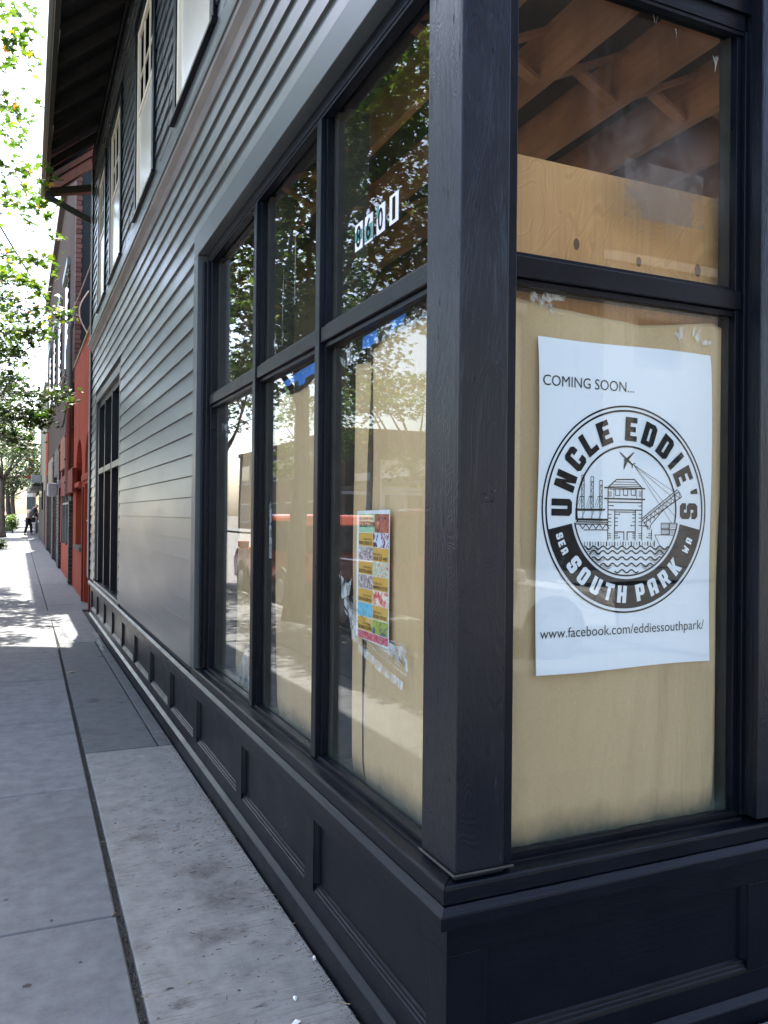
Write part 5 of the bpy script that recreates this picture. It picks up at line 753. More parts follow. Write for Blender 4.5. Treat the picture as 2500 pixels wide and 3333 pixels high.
for dx, dz in ((-54.6, 9.6), (-31.6, -15.1), (13.2, -47.7), (-30.9, -82.3), (73.4, -82.5)): pr.poly([(PX+dx/1000+.0025*math.cos(t), Yp-.0002, PZ+dz/1000+.0025*math.sin(t)) for t in [i*.785 for i in range(8)]])
W_, s_ = .66, .27
def half(pts): return pts
GL = {
 'U': [[(0, 1), (0, .12), (.12, 0), (W_-.12, 0), (W_, .12), (W_, 1), (W_-s_, 1), (W_-s_, .23), (s_, .23), (s_, 1)]],
 'N': [[(0, 0), (0, 1), (s_, 1), (W_-s_, .5), (W_-s_, 1), (W_, 1), (W_, 0), (W_-s_, 0), (s_, .5), (s_, 0)]],
 'C': [[(W_, .88), (W_-.12, 1), (.12, 1), (0, .88), (0, .12), (.12, 0), (W_-.12, 0), (W_, .12), (W_, .36), (W_-s_, .36), (W_-s_, .22), (s_, .22), (s_, .78), (W_-s_, .78), (W_-s_, .64), (W_, .64)]],
 'L': [[(0, 0), (W_*.92, 0), (W_*.92, .24), (s_, .24), (s_, 1), (0, 1)]],
 'E': [[(0, 0), (W_*.92, 0), (W_*.92, .23), (s_, .23), (s_, .39), (W_*.82, .39), (W_*.82, .61), (s_, .61), (s_, .77), (W_*.92, .77), (W_*.92, 1), (0, 1)]],
 'D': [[(0, 0), (.32, 0), (.32, .22), (s_, .22), (s_, .78), (.32, .78), (.32, 1), (0, 1)], [(.32, 0), (W_-.14, 0), (W_, .14), (W_, .86), (W_-.14, 1), (.32, 1), (.32, .78), (W_-s_, .78), (W_-s_, .22), (.32, .22)]],
 'O': [[(.12, 0), (.32, 0), (.32, .22), (s_, .22), (s_, .78), (.32, .78), (.32, 1), (.12, 1), (0, .88), (0, .12)], [(.32, 0), (W_-.12, 0), (W_, .12), (W_, .88), (W_-.12, 1), (.32, 1), (.32, .78), (W_-s_, .78), (W_-s_, .22), (.32, .22)]],
 'I': [[(.2, 0), (.44, 0), (.44, 1), (.2, 1)]], "'": [[(.22, 1), (.46, 1), (.40, .62), (.27, .62)]],
 'S': [[(W_, .66), (W_, .88), (W_-.12, 1), (.12, 1), (0, .88), (0, .5), (.12, .39), (W_-s_, .39), (W_-s_, .23), (s_, .23), (s_, .34), (0, .34), (0, .12), (.12, 0), (W_-.12, 0), (W_, .12), (W_, .5), (W_-.12, .61), (s_, .61), (s_, .77), (W_-s_, .77), (W_-s_, .66)]],
 'T': [[(.2, 0), (.44, 0), (.44, .77), (W_, .77), (W_, 1), (0, 1), (0, .77), (.2, .77)]],
 'H': [[(0, 0), (s_, 0), (s_, .39), (W_-s_, .39), (W_-s_, 0), (W_, 0), (W_, 1), (W_-s_, 1), (W_-s_, .61), (s_, .61), (s_, 1), (0, 1)]],
 'P': [[(0, 0), (s_, 0), (s_, .31), (.32, .31), (.32, .52), (s_, .52), (s_, .79), (.32, .79), (.32, 1), (0, 1)], [(.32, .31), (W_-.12, .31), (W_, .43), (W_, .88), (W_-.12, 1), (.32, 1), (.32, .79), (W_-s_, .79), (W_-s_, .52), (.32, .52)]],
 'R': [[(0, 0), (s_, 0), (s_, .31), (.32, .31), (.32, .52), (s_, .52), (s_, .79), (.32, .79), (.32, 1), (0, 1)], [(.32, .31), (W_-.12, .31), (W_, .43), (W_, .88), (W_-.12, 1), (.32, 1), (.32, .79), (W_-s_, .79), (W_-s_, .52), (.32, .52)], [(.34, .31), (W_-.2, 0), (W_+.04, 0), (W_-.10, .31)]],
 'A': [[(0, 0), (s_, 0), (s_, .26), (.32, .26), (.32, .46), (s_, .46), (s_, .78), (.32, .78), (.32, 1), (.12, 1), (0, .88)], [(W_, 0), (W_-s_, 0), (W_-s_, .26), (.32, .26), (.32, .46), (W_-s_, .46), (W_-s_, .78), (.32, .78), (.32, 1), (W_-.12, 1), (W_, .88)]],
 'K': [[(0, 0), (s_, 0), (s_, .36), (W_-s_, 0), (W_+.05, 0), (s_+.16, .52), (W_+.04, 1), (W_-s_, 1), (s_, .62), (s_, 1), (0, 1)]],
 'W': [[(0, 1), (.1, 0), (.33, 0), (.40, .3), (.47, 0), (.70, 0), (.80, 1), (.58, 1), (.56, .42), (.50, .75), (.30, .75), (.24, .42), (.22, 1)]]}
def glyph(mb, ch, ang, rmid, h, outward, y, wf=1.0):
    a = R_(ang); o = Vector((math.cos(a), math.sin(a))); up = o if outward else -o; rt = Vector((up.y, -up.x))
    c = o*rmid; 
    for pl in GL[ch]: mb.poly([(PX+(c+rt*(x-.32)*h*wf+up*(zz-.5)*h).x, y, PZ+(c+rt*(x-.32)*h*wf+up*(zz-.5)*h).y) for x, zz in pl])
for ch, a in (('U', 179.5), ('N', 161), ('C', 143.5), ('L', 127.2), ('E', 111.5), ('E', 87.2), ('D', 70.5), ('D', 53.5), ('I', 39), ('E', 25.8), ("'", 12.7), ('S', -.5)):
    glyph(pr, ch, a, .235 if ch != "'" else .240, .070, True, Yp-.0003, 1.04)
wh = MB()
for ch, a in (('S', -140.4), ('O', -129.4), ('U', -117.4), ('T', -105.8), ('H', -94.6), ('P', -78.8), ('A', -67.3), ('R', -56.0), ('K', -43.8)): glyph(wh, ch, a, .2485, .050, False, Yp-.0006, 1.0)
for ch, a in (('S', -162.2), ('E', -157.0), ('A', -151.8), ('W', -28.6), ('A', -21.6)): glyph(wh, ch, a, .2540, .0235, False, Yp-.0006, 1.05)
pr.build('emblem_print', 'ink', poster); band.build('emblem_band', 'ink', poster); wh.build('band_lettering', 'poster_white', poster)
textw('COMING SOON...', .320, .030, 'ink_soft', poster, MF(PX-.301, Yp-.0003, PZ+.3425), offset=-.004)
textw('www.facebook.com/eddiessouthpark/', .604, .0285, 'ink_soft', poster, MF(PX-.3047, Yp-.0003, PZ-.3635), offset=-.002)
# --- event poster taped inside the near side window
ep = empty('event_poster', (0, 0, 0), 'narrow white event calendar with mustard and photo squares on side window', 'poster')
EU0, EU1, EZ0, EZ1 = 2.352, 2.625, 1.128, 1.572       # u runs away from the viewer, so left edge is the high u
D_ = .0800
m = MB(); m.prism([S(D_, EU0, EZ0), S(D_, EU1, EZ0+.008), S(D_, EU1, EZ1-.004), S(D_, EU0, EZ1)], [S(D_+.0006, EU0, EZ0), S(D_+.0006, EU1, EZ0+.008), S(D_+.0006, EU1, EZ1-.004), S(D_+.0006, EU0, EZ1)]); m.build('sheet', 'cloth_white', ep)
def photo_mat(name, stops, sc_):
    b = NB(name); b.set(b.ramp(b.noise(sc_, (1, 1, 1), 3, .6, .8), stops), .5)
photo_mat('print_mustard', [(.3, (.62, .36, .06)), (.7, (.68, .41, .08))], 5); photo_mat('print_mint', [(.3, (.28, .55, .40)), (.6, (.45, .62, .38))], 22)
photo_mat('print_brick', [(.35, (.35, .06, .03)), (.5, (.5, .14, .06)), (.6, (.12, .03, .03))], 45); photo_mat('print_truck', [(.38, (.03, .03, .04)), (.46, (.35, .05, .08)), (.52, (.6, .68, .8))], 42)
photo_mat('print_crowd', [(.35, (.04, .04, .06)), (.48, (.4, .38, .38)), (.53, (.4, .2, .15)), (.6, (.7, .7, .72))], 90); photo_mat('print_bottles', [(.38, (.5, .06, .03)), (.46, (.75, .68, .5)), (.66, (.25, .45, .4))], 70)
photo_mat('print_flower', [(.4, (.55, .04, .05)), (.5, (.75, .3, .25)), (.62, (.8, .75, .6))], 40); photo_mat('print_cyan', [(.35, (.1, .2, .15)), (.42, (.15, .45, .6)), (.7, (.2, .55, .7))], 35)
photo_mat('print_bag', [(.4, (.03, .05, .2)), (.52, (.35, .42, .06)), (.7, (.5, .55, .1))], 28); photo_mat('print_banner', [(.4, (.5, .03, .06)), (.62, (.6, .25, .28))], 60)
ul, ur, zt = EU1-.018, EU0+.006, EZ1-.014; um = (ul+ur)/2; rh = .0475
def cell(c0, c1, z1, z0, mat, k=1):
    wbox(S, c1, c0, D_-.0004*k, D_-.0001, z0, z1).build('print_square', mat, ep)
cell(ul, ur, zt, zt-.062, 'print_mint'); cell(um-.012, ur, zt-.0005, zt-.0615, 'print_brick', 2)
rows = [('m', 'print_truck'), ('print_crowd', 'm'), ('m', 'print_bottles'), ('print_crowd', 'm'), ('m', 'print_flower'), ('print_cyan', 'm'), ('m', 'print_bag')]
txt = [('SUNDAY MAY 21st', 'SPRING OPENER AT'), ('FRIDAY JUNE 2nd', 'HONK FEST WEST'), ('SATURDAY JUNE 10th', 'GEORGETOWN CARNIVAL'), ('SATURDAY JULY 8th', 'AMERIVESPA SCOOTER'), ('SATURDAY JULY 8th', 'GEORGETOWN GARDEN WALK'), ('SATURDAY AUGUST 5th', 'DEAD BABY BIKE PARTY'), ('SATURDAY SEPTEMBER', 'GEORGETOWN')]
for i, (a, b_) in enumerate(rows):
    z1 = zt-.064-i*rh; z0 = z1-rh+.0022
    for q, (mt, c0, c1) in enumerate(((a, ul, um+.001), (b_, um-.001, ur))):
        cell(c0, c1, z1, z0, 'print_mustard' if mt == 'm' else mt)
        if mt == 'm':
            wd = (c0-c1); t1, t2 = txt[i]; xo = c0-(.045 if q == 0 else .004)
            textw(t1, wd*.55, .0065, 'ink_soft', ep, MS(1+D_-.0012, xo, z0+.021)); textw(t2, wd*.92, .0115, 'ink_soft', ep, MS(1+D_-.0012, c0-.004, z0+.005), offset=.008)
cell(ul, ur, zt-.064-7*rh, zt-.064-7*rh-.026, 'print_banner')
textw('HOT SUMMER TOWN', .118, .0085, 'ink_soft', ep, MS(1+D_-.0014, ul-.006, zt-.020)); textw('GEORGETOWN', .128, .0185, 'ink', ep, MS(1+D_-.0014, ul-.008, zt-.044), offset=.015)
# --- house number cards
def number_card(dg, u, label, green):
    c = empty('number_card', (0, 0, 0), label, 'number card', 'house number cards 8 6 0 1 on the near upper side pane')
    w0, z0, z1 = .0655, 2.474, 2.567
    wbox(S, u-w0, u, .0728, .0744, z0, z1).build('card', 'cloth_white', c)
    for (a, b_, zz0, zz1) in green: wbox(S, u-b_, u-a, .0724, .07275, zz0, zz1).build('green_patch', 'teal_print', c)
    textw(dg, .038 if dg != '1' else .022, .070, 'ink', c, MS(1.0718, u-(.013 if dg != '1' else .022), z0+.0125), name='digit', offset=.018)
flat('teal_print', (.05, .22, .18), .5, .15, 60)
number_card('8', 2.651, 'leftmost house number card, black 8 with ragged green patch', [(.0, .065, 2.505, 2.54)])
number_card('6', 2.563, 'house number card with black 6 on a green lower half', [(.004, .0655, 2.480, 2.535)])
number_card('0', 2.464, 'house number card with black 0 and green upper left corner', [(.0, .018, 2.53, 2.567)])
number_card('1', 2.362, 'rightmost house number card, plain white with black 1', [])
# ================================================================== NEIGHBOURING BUILDINGS DOWN THE BLOCK
XR = 1.08
Wx = lambda d, u, z: (XR+d, u, z)
def wb(u0, u1, d0, d1, z0, z1, name, mat, parent, bevel=0): return wbox(Wx, u0, u1, d0, d1, z0, z1).build(name, mat, parent, bevel=bevel)
red = empty('red_shop', (0, 0, 0), 'red stucco shop with two arched niches beside the grey corner shop', 'building')
wb(12.75, 18.2, .30, 6.0, 0, 4.5, 'wall_core', 'red_stucco', red)
def arch_wall(u0, u1, holes, z0, z1, d0, d1, mat, parent):
    """wall panel with arched openings, tessellated as columns"""
    m = MB(); us = sorted(set([u0, u1]+[h[0]+(h[1]-h[0])*t/24 for h in holes for t in range(25)]))
    def hole_at(u):
        for a, b_, zb, zs in holes:
            if a < u < b_: r = (b_-a)/2; c = (a+b_)/2; return zb, zs+math.sqrt(max(0, r*r-(u-c)**2))*(h_scale)
        return None
    h_scale = .72
    for a, b_ in zip(us, us[1:]):
        h = hole_at((a+b_)/2)
        if not h: wbox(Wx, a, b_, d0, d1, z0, z1, m)
        else:
            if h[0] > z0+.01: wbox(Wx, a, b_, d0, d1, z0, h[0], m)
            wbox(Wx, a, b_, d0, d1, h[1], z1, m)
    return m.build('front_wall', mat, parent)
arch_wall(12.75, 18.2, [(13.75, 15.05, -.01, 2.45), (15.75, 17.35, .92, 2.38)], 0, 4.58, 0, .295, 'red_stucco', red)
wb(12.7, 18.25, -.02, .32, 4.581, 4.64, 'coping', 'beige_panel', red)
for a, b_, z0, z1 in ((13.75, 15.05, 2.22, 3.1), (15.75, 17.35, 2.15, 3.1)): wb(a+.001, b_-.001, .22, .294, z0, z1, 'niche_back', 'orange_lit_stucco', red)
wb(16.35, 16.75, .18, .219, 2.25, 2.66, 'fanlight', 'white_box', red)
wb(13.76, 15.04, .17, .29, .02, 2.05, 'door', 'red_trim', red); wb(13.72, 15.08, -.06, .12, 2.10, 2.21, 'lintel', 'red_stucco', red, .01); wb(13.78, 15.02, -.03, .12, 2.05, 2.0995, 'lintel', 'red_stucco', red)
wb(15.76, 17.34, .20, .29, .93, 2.03, 'window', 'taupe_panel', red); wb(15.70, 17.40, -.06, .12, 2.04, 2.13, 'lintel', 'red_stucco', red, .01); wb(15.72, 17.38, -.04, .2, .86, .93, 'window_sill', 'taupe_panel', red)
wb(13.6, 13.7, -.03, 0, 0, 2.0, 'pilaster_strip', 'red_trim', red); wb(15.2, 15.32, -.03, 0, 0, 2.02, 'pilaster_strip', 'red_trim', red)
for x0, y0, z0 in ((1.0, 13.2, 1.42),): MB().tube([(1.0, 13.4, 1.44), (1.08, 13.5, 1.44)], .012).build('door_handle', 'white_wire', red)
m = MB()
for i in range(60): u = random.uniform(12.8, 18.1); z = 4.55-abs(random.gauss(0, .12)); m.poly([(XR-.002, u, z), (XR-.002, u+random.uniform(.02, .1), z-.01), (XR-.002, u+.03, z-random.uniform(.02, .1))])
tag(m.build('peeling_flakes', 'brick', red), kind='stuff')

brk = empty('brick_block', (0, 0, 0), 'tall brown brick block with painted grey side wall above the red shop', 'building')
wb(18.25, 35.3, .09, 8, 0, 9.6, 'wall_core', 'brown_facade', brk)
wb(19.0, 35.2, .0, .089, 3.45, 9.55, 'facade', 'brown_facade', brk); wb(18.3, 35.3, -.12, .3, 9.601, 9.8, 'cornice', 'dark_brick', brk)
MB().box(XR+.11, 9.0, 18.2, 18.249, 4.4, 9.6).build('side_wall', 'endwall_gray', brk)
z = 4.3
while z < 9.5:                                      # quoin bricks at the near corner, laid alternately
    i = int(round(z/.10))
    a = MB().box(XR-.01, XR+.10+(.015 if i % 2 else 0), 18.17, 18.38 if i % 2 else 18.30, z, z+.088).build('brick', 'brick', brk)
    z += .10
wb(18.385, 18.99, .0, .089, 4.66, 9.55, 'facade', 'brown_facade', brk)
# upper windows of the block: dark openings with corbelled brick edges
for a in (20.5, 24.0, 27.5, 31.0):
    wb(a, a+1.6, -.006, .0, 4.9, 7.2, 'window', 'window_dark', brk)
    m = MB(); z = 4.9
    while z < 7.3: wbox(Wx, a-.22, a-.01, -.05 if int(z*9) % 2 else -.03, -.001, z, z+.10, m); z += .12
    tag(m.build('brick_edge', 'dark_brick', brk), kind='stuff'); wb(a-.25, a+1.85, -.09, 0, 4.78, 4.88, 'window_sill', 'beige_panel', brk); wb(a-.25, a+1.85, -.07, 0, 7.32, 7.5, 'lintel', 'frame_gray', brk)
# street level: brick piers, panels above the shopfronts, gates
def pier(u0, u1, z1):
    wb(u0+.02, u1-.02, -.04, .085, gz(u0), z1, 'pier_core', 'mortar', brk)
    m = MB(); z = gz(u0)+.02; j = 0
    while z < z1-.08:
        n = max(1, int((u1-u0)/.26)); off = .0
        for k in range(n): a = u0+(u1-u0)*k/n; wbox(Wx, a+.008, u0+(u1-u0)*(k+1)/n-.008, -.075, -.0405, z, z+.072, m)
        wbox(Wx, u0, u0+.019, -.07, .07, z, z+.072, m); z += .088; j += 1
    tag(m.build('pier_bricks', 'dark_brick', brk), kind='stuff')
for a, b_, t in ((18.3, 18.75, 1.9), (22.9, 24.1, 3.25), (26.6, 27.8, 3.2), (31.8, 33.2, 3.0)): pier(a, b_, t)
wb(19.75, 22.85, -.05, .08, 2.64, 3.44, 'sign_panel', 'salmon_panel', brk, .01); wb(24.15, 26.55, -.05, .08, 2.62, 3.38, 'sign_panel', 'taupe_panel', brk, .01); wb(27.85, 31.75, -.05, .08, 2.46, 3.36, 'sign_panel', 'beige_panel', brk, .01)
wb(27.85, 31.75, -.08, .08, 2.40, 2.455, 'panel_moulding', 'cream_paint', brk)
wb(16.9, 19.4, -.10, -.001, 1.97, 2.44, 'fascia_box', 'red_trim', brk, .01); wb(19.405, 22.3, -.06, .08, 1.97, 2.44, 'fascia_box', 'red_trim', brk)
wb(19.5, 22.6, -.02, .08, gz(20), .80, 'stall_riser', 'red_stucco', brk); wb(22.25, 22.88, -.03, .08, .80, 2.63, 'shop_jamb', 'red_trim', brk)
wb(19.6, 22.2, .03, .08, .82, 1.96, 'shop_window', 'window_dark', brk)
for a in (19.5, 20.9, 22.15): wb(a, a+.09, -.01, .03, .80, 1.96, 'window_frame', 'frame_gray', brk)
wb(19.5, 22.24, -.012, .03, 1.76, 1.80, 'window_frame', 'frame_gray', brk)
for a, b_ in ((24.15, 26.55), (27.85, 31.75)):
    wb(a, b_, .04, .085, gz(a), 2.6 if a < 25 else 2.4, 'gate_recess', 'dark_void', brk); n = int((b_-a)/.16)
    for k in range(n): wb(a+(b_-a)*(k+.5)/n-.012, a+(b_-a)*(k+.5)/n+.012, -.03, -.006, gz(a), 2.38, 'gate_bar', 'iron', brk)
wb(33.25, 35.3, -.03, .08, gz(34), 4.6, 'red_wall', 'red_stucco', brk)
pipe = MB().tube([(1.0, 18.6, 1.97), (1.0, 18.6, 3.9)], .055, 10).build('rain_pipe', 'red_pipe', brk); MB().tube([(1.0, 18.6, 3.905), (1.0, 18.6, 5.5)], .055, 10).build('rain_pipe', 'conduit', brk); MB().tube([(1.0, 18.6, 5.5), (1.03, 18.6, 5.62), (1.09, 18.6, 5.66)], .06, 10).build('rain_pipe', 'conduit', brk)
MB().tube([(.96, 18.95, 1.9), (.96, 18.95, 5.2)], .018, 8).build('conduit', 'conduit', brk)
for z in (2.2, 2.7, 3.2, 3.7, 4.1, 4.5): MB().box(.93, 1.06, 18.9, 18.97, z, z+.03).build('pipe_clip', 'iron', brk)
m = MB()
for i in range(9):
    a = Vector((1.0, 18.9+random.uniform(0, .7), 4.3+random.uniform(-.5, .9))); b_ = Vector((.9+random.uniform(-.2, .1), 19.4+random.uniform(0, 2), 4.2+random.uniform(-.8, 1.2))); c_ = (a+b_)/2+Vector((0, 0, -random.uniform(.1, .5))); m.tube([a, (a+c_)/2+Vector((0, 0, -.05)), c_, (b_+c_)/2+Vector((0, 0, -.05)), b_], .010, 4)
tag(m.build('service_cable', 'wire'), 'tangle of dark service cables hanging on the brown brick wall', 'cables')
lamp = empty('wall_light', (0, 0, 0), 'white boxy wall light sticking out above the red shop window', 'wall light')
MB().box(.72, .96, 22.4, 22.9, 1.98, 2.32).build('housing', 'white_box', lamp, bevel=.04); MB().box(.96, 1.06, 22.4, 22.6, 2.20, 2.40).build('bracket', 'white_box', lamp)
o = MB().box(.95, 1.03, 26.9, 27.2, 2.98, 3.12).build('security_camera', 'white_box', bevel=.02); tag(o, 'small white camera box on the brick pier over the beige panels', 'camera')

crm = empty('cream_shop', (0, 0, 0), 'cream rendered shop with dark plinth beyond the brick block', 'building')
wb(35.35, 44.5, .0, 8, 0, 6.6, 'wall', 'cream_stucco', crm); wb(35.35, 44.5, -.06, .0, .3, 1.7, 'plinth', 'taupe_panel', crm); wb(35.35, 44.5, -.10, .3, 6.601, 6.8, 'cornice', 'cream_stucco', crm)
wb(36.5, 37.6, -.02, 0, .4, 2.5, 'door', 'dark_building', crm); wb(39, 43, -.07, -.001, 1.71, 2.9, 'window', 'window_dark', crm)
o = MB().box(.62, 1.07, 42.0, 42.5, 3.0, 3.35).build('wall_lamp', 'white_box', bevel=.03); tag(o, 'white lamp box on the far end of the cream shop', 'wall light')
drk = empty('dark_shop', (0, 0, 0), 'low dark shop with awning under the hanging neon sign', 'building')
wb(44.55, 62, .15, 8, 0, 4.4, 'wall', 'dark_building', drk); wb(45, 60, -.35, .149, 2.9, 3.1, 'awning', 'iron', drk); wb(47, 50, .10, .149, .5, 2.6, 'door', 'window_dark', drk); wb(51, 58, .10, .149, 1.0, 2.6, 'window', 'window_dark', drk)
o = MB().box(.55, 1.0, 52.3, 52.6, 1.75, 2.5).build('meter_box', 'frame_gray'); tag(o, 'blue-grey box on the wall beside the bending man', 'electric box')
for nm, lab, y0, y1, zz, mt, x in (('far_shop', 'pale low building far down the block past the dark shop', 64, 90, 4.5, 'tan_building', 1.5), ('far_block', 'greyish block at the very end of the row', 95, 150, 7, 'pale_building', 1.6)):
    b_ = empty(nm, (0, 0, 0), lab, 'building'); MB().box(x, x+9, y0, y1, 0, zz).build('wall', mt, b_); MB().box(x-.1, x+.3, y0, y1, zz, zz+.25).build('cornice', mt, b_)
    for i in range(4): MB().box(x-.01, x, y0+2+i*(y1-y0)/4.3, y0+5+i*(y1-y0)/4.3, 1.2, 3).build('window', 'window_dark', b_)
# hanging vertical neon sign
sg = empty('hanging_sign', (0, 0, 0), "dark green vertical sign with red letters LORETTA'S hanging over the far walk", 'sign')
SY = 46.0
def atpx(x, y, Y):  # where a sight line at that bearing meets a plane Y (used only to place the far sign and people)
    return x
MB().box(.555, .835, SY, SY+.18, 3.62, 6.15).build('sign_board', 'sign_green', sg, bevel=.02); MB().tube([(.835, SY+.09, 5.1), (1.3, SY+.09, 5.1)], .025).build('sign_arm', 'iron', sg)
for i, ch in enumerate("LORETTA'S"): textw(ch, .20 if ch != "'" else .05, .185, 'sign_red', sg, MF(.595 if ch != "'" else .68, SY-.01, 5.86-i*.262), offset=.02)
m = MB(); m.prism([(.42, SY-.02, 3.36), (.50, SY-.02, 3.6), (.92, SY-.02, 3.6), (1.02, SY-.02, 3.36), (.75, SY-.02, 3.30)], [(.42, SY+.1, 3.36), (.50, SY+.1, 3.6), (.92, SY+.1, 3.6), (1.02, SY+.1, 3.36), (.75, SY+.1, 3.30)]); m.build('sign_arrow', 'sign_red', sg)
# loops of cable near the red parapet, and wires over the street
tag(MB().tube([(1.0+.0*t, 13.6-.1*t, 4.9) if False else (.985-.13*math.sin(t*math.pi), 13.4+.9*t*.2, 5.0-.62*t) for t in [i/12 for i in range(13)]], .009, 6).build('cable_loop', 'white_wire'), 'white cable looping from the grey shop corner over the red parapet', 'cable')
tag(MB().tube([(1.0-.75*t*.3, 12.75+5.4*t, 5.35-.5*math.sin(t*3.14)*.3) for t in [i/10 for i in range(11)]], .008, 5).build('overhead_cable', 'conduit'), 'thin grey cable from the eave bracket back to the brick block', 'cable')
def wire(label, a, b_, sag, r=.010):
    a, b_ = Vector(a), Vector(b_); tag(MB().tube([a.lerp(b_, t)-Vector((0, 0, sag*4*t*(1-t))) for t in [i/16 for i in range(17)]], r, 5).build('overhead_wire', 'wire'), label, 'wire')
wire('steep dark wire running down from the leaves to the brick block roof', (-1.6, 17, 9.2), (1.0, 22, 6.3), .15, .02); wire('thin wire slanting across the white sky to the brick wall', (-1.2, 20, 8.6), (1.05, 27, 5.4), .2, .012)
wire('level wire crossing behind the treetops to the brown wall', (-9, 30, 6.0), (1.05, 31, 5.8), .2, .012)
wire('long street wire above the road opposite, seen in the glass', (-6, -40, 8.6), (-6, 60, 8.8), .6, .02)
for i in range(3): wire('cross street wire %s' % ('highest of the three at the pole', 'middle of the three at the pole', 'lowest of the three at the pole')[i], (9.6, -13, 9.6-i*.9), (40, -10, 9.3-i*.9), .5, .02)

# ================================================================== TREES
def leaf_pts(s=1.0):
    out = []
    for a, r in ((-90, .18), (-60, .42), (-28, .55), (-12, .34), (12, .66), (32, .92), (48, .5), (72, .62), (90, 1.15), (108, .62), (132, .5), (148, .92), (168, .66), (192, .34), (208, .55), (240, .42)):
        out.append((r*s*math.cos(R_(a)), r*s*math.sin(R_(a)), .10*s*(r > .6)*-1))
    return out
LP = leaf_pts(.062)
leaf_me = MB().poly(LP).mesh('leaf', 'maple_leaf')
LS = [(0, -.2), (.6, -.05), (.75, .45), (.3, .5), (0, 1.1), (-.3, .5), (-.75, .45), (-.6, -.05)]
def scatter(mb, c, rad, n, s, clumps=None, simple=False, droop=.5, keep=None):
    c = Vector(c); cl = clumps or [(c, rad, 1)]
    pts = [(p[0], p[1]) for p in (LS if simple else [(x/.062, y/.062) for x, y, z in LP])]
    for i in range(n):
        cc, rr, _ = random.choice(cl)
        d = Vector((random.gauss(0, 1), random.gauss(0, 1), random.gauss(0, 1))).normalized(); r = random.random()**.45
        p = Vector(cc)+Vector((d.x*rr[0], d.y*rr[1], d.z*rr[2]))*r
        if keep and not keep(p): continue
        nrm = (Vector((random.gauss(0, .5), random.gauss(0, .5), 1))).normalized(); a = random.random()*6.283
        q = nrm.to_track_quat('Z', 'Y'); k = s*random.uniform(.65, 1.2)
        mb.add([p+q @ Vector(((x*math.cos(a)-y*math.sin(a))*k, (x*math.sin(a)+y*math.cos(a))*k, -.25*k*abs(x))) for x, y in pts], [list(range(len(pts)))])
def limb(a, b_, r0, r1, wob=.12, n=6):
    a, b_ = Vector(a), Vector(b_); L = (b_-a).length; pts = []; o = Vector((0, 0, 0))
    for i in range(n+1):
        t = i/n; o += Vector((random.uniform(-1, 1), random.uniform(-1, 1), random.uniform(-.5, .5)))*wob*L/n*(0 < i < n); pts.append(a.lerp(b_, t)+o)
    return pts, [r0+(r1-r0)*i/n for i in range(n+1)]
def street_tree(base, h, crown_c, crown_r, nleaf, ls, label, trunk_r=.15, nclump=16, simple=False, group=None, keep=None, name='street_tree', lm='maple_leaf'):
    t = empty(name, base, label, 'tree', group); B = Vector(base)
    cc = Vector(crown_c)-B; cr = crown_r
    pts, rr = limb((0, 0, -.05), (cc.x*.25, cc.y*.25, cc.z*.62), trunk_r, trunk_r*.62, .05, 8); rr[0] *= 1.25
    MB().tube(pts, rr, 12).build('trunk', 'bark', t, smooth=True); top = pts[-1]
    cl = []; brm = []
    for i in range(nclump):
        d = Vector((random.gauss(0, 1), random.gauss(0, 1), random.gauss(0, .9))).normalized(); k = random.uniform(.45, .95)
        p = cc+Vector((d.x*cr[0], d.y*cr[1], d.z*cr[2]))*k; sz = random.uniform(.22, .40); cl.append((p, (cr[0]*sz+.15, cr[1]*sz+.15, cr[2]*sz*.6+.08), 1))
        if i < 9:
            bp, br = limb(top if i > 2 else pts[-2], p, trunk_r*.38, .012, .14, 6); MB().tube(bp, br, 7).build('branch', 'bark', t, smooth=True)
            for k2 in range(2):
                e = p+Vector((random.uniform(-1, 1), random.uniform(-1, 1), random.uniform(-.5, .7)))*.5*min(cr); b2, r2 = limb(bp[-3], e, .02, .005, .15, 4); MB().tube(b2, r2, 5).build('twig', 'bark', t)
    mb = MB(); scatter(mb, cc, cr, nleaf, ls, cl, simple, keep=(lambda p: keep(p+B)) if keep else None); tag(mb.build('crown', lm, t), kind='stuff')
    return t
MARG = lambda p: p.x < .85
near_tree = street_tree((-1.62, 11.6, 0), 8, (-1.8, 11.2, 5.6), (2.3, 3.9, 2.9), 26000, .078, 'nearest maple street tree whose leaves hang in front of the gutter', .16, 46, keep=lambda p: p.x < -.30 and p.y > 7.5)
# sprigs of single leaves seen against the white sky, hung from arching twigs of the same tree
extra = MB(); extra2 = MB(); nsp = [0]
def sprig(tree, a, b_, n, s0=1.0, sag=.1):
    B = tree.location; a, b_ = Vector(a)-B, Vector(b_)-B; mid = a.lerp(b_, .5)+Vector((0, 0, sag)); pts = [a.lerp(mid, t/4).lerp(mid.lerp(b_, t/4), t/4) for t in range(5)]
    MB().tube(pts, [.008, .007, .005, .004, .002], 5).build('twig', 'bark', tree)
    for i in range(n):
        t = random.random()**.7*4; k = min(int(t), 3); p = pts[k].lerp(pts[k+1], t-k)+Vector((random.gauss(0, .09), random.gauss(0, .14), random.gauss(0, .08)))
        nsp[0] += 1
        if nsp[0] > 300 or i > 14:
            scatter(extra if p.z+B.z > 4.9 else extra2, p, (.05, .08, .05), 1, .062*s0*1.1); continue
        o = inst('leaf', leaf_me, tree, p, (random.gauss(0, .6), random.gauss(0, .6), random.random()*6.28)); k = s0*random.uniform(.7, 1.15); o.scale = (k, k, k)
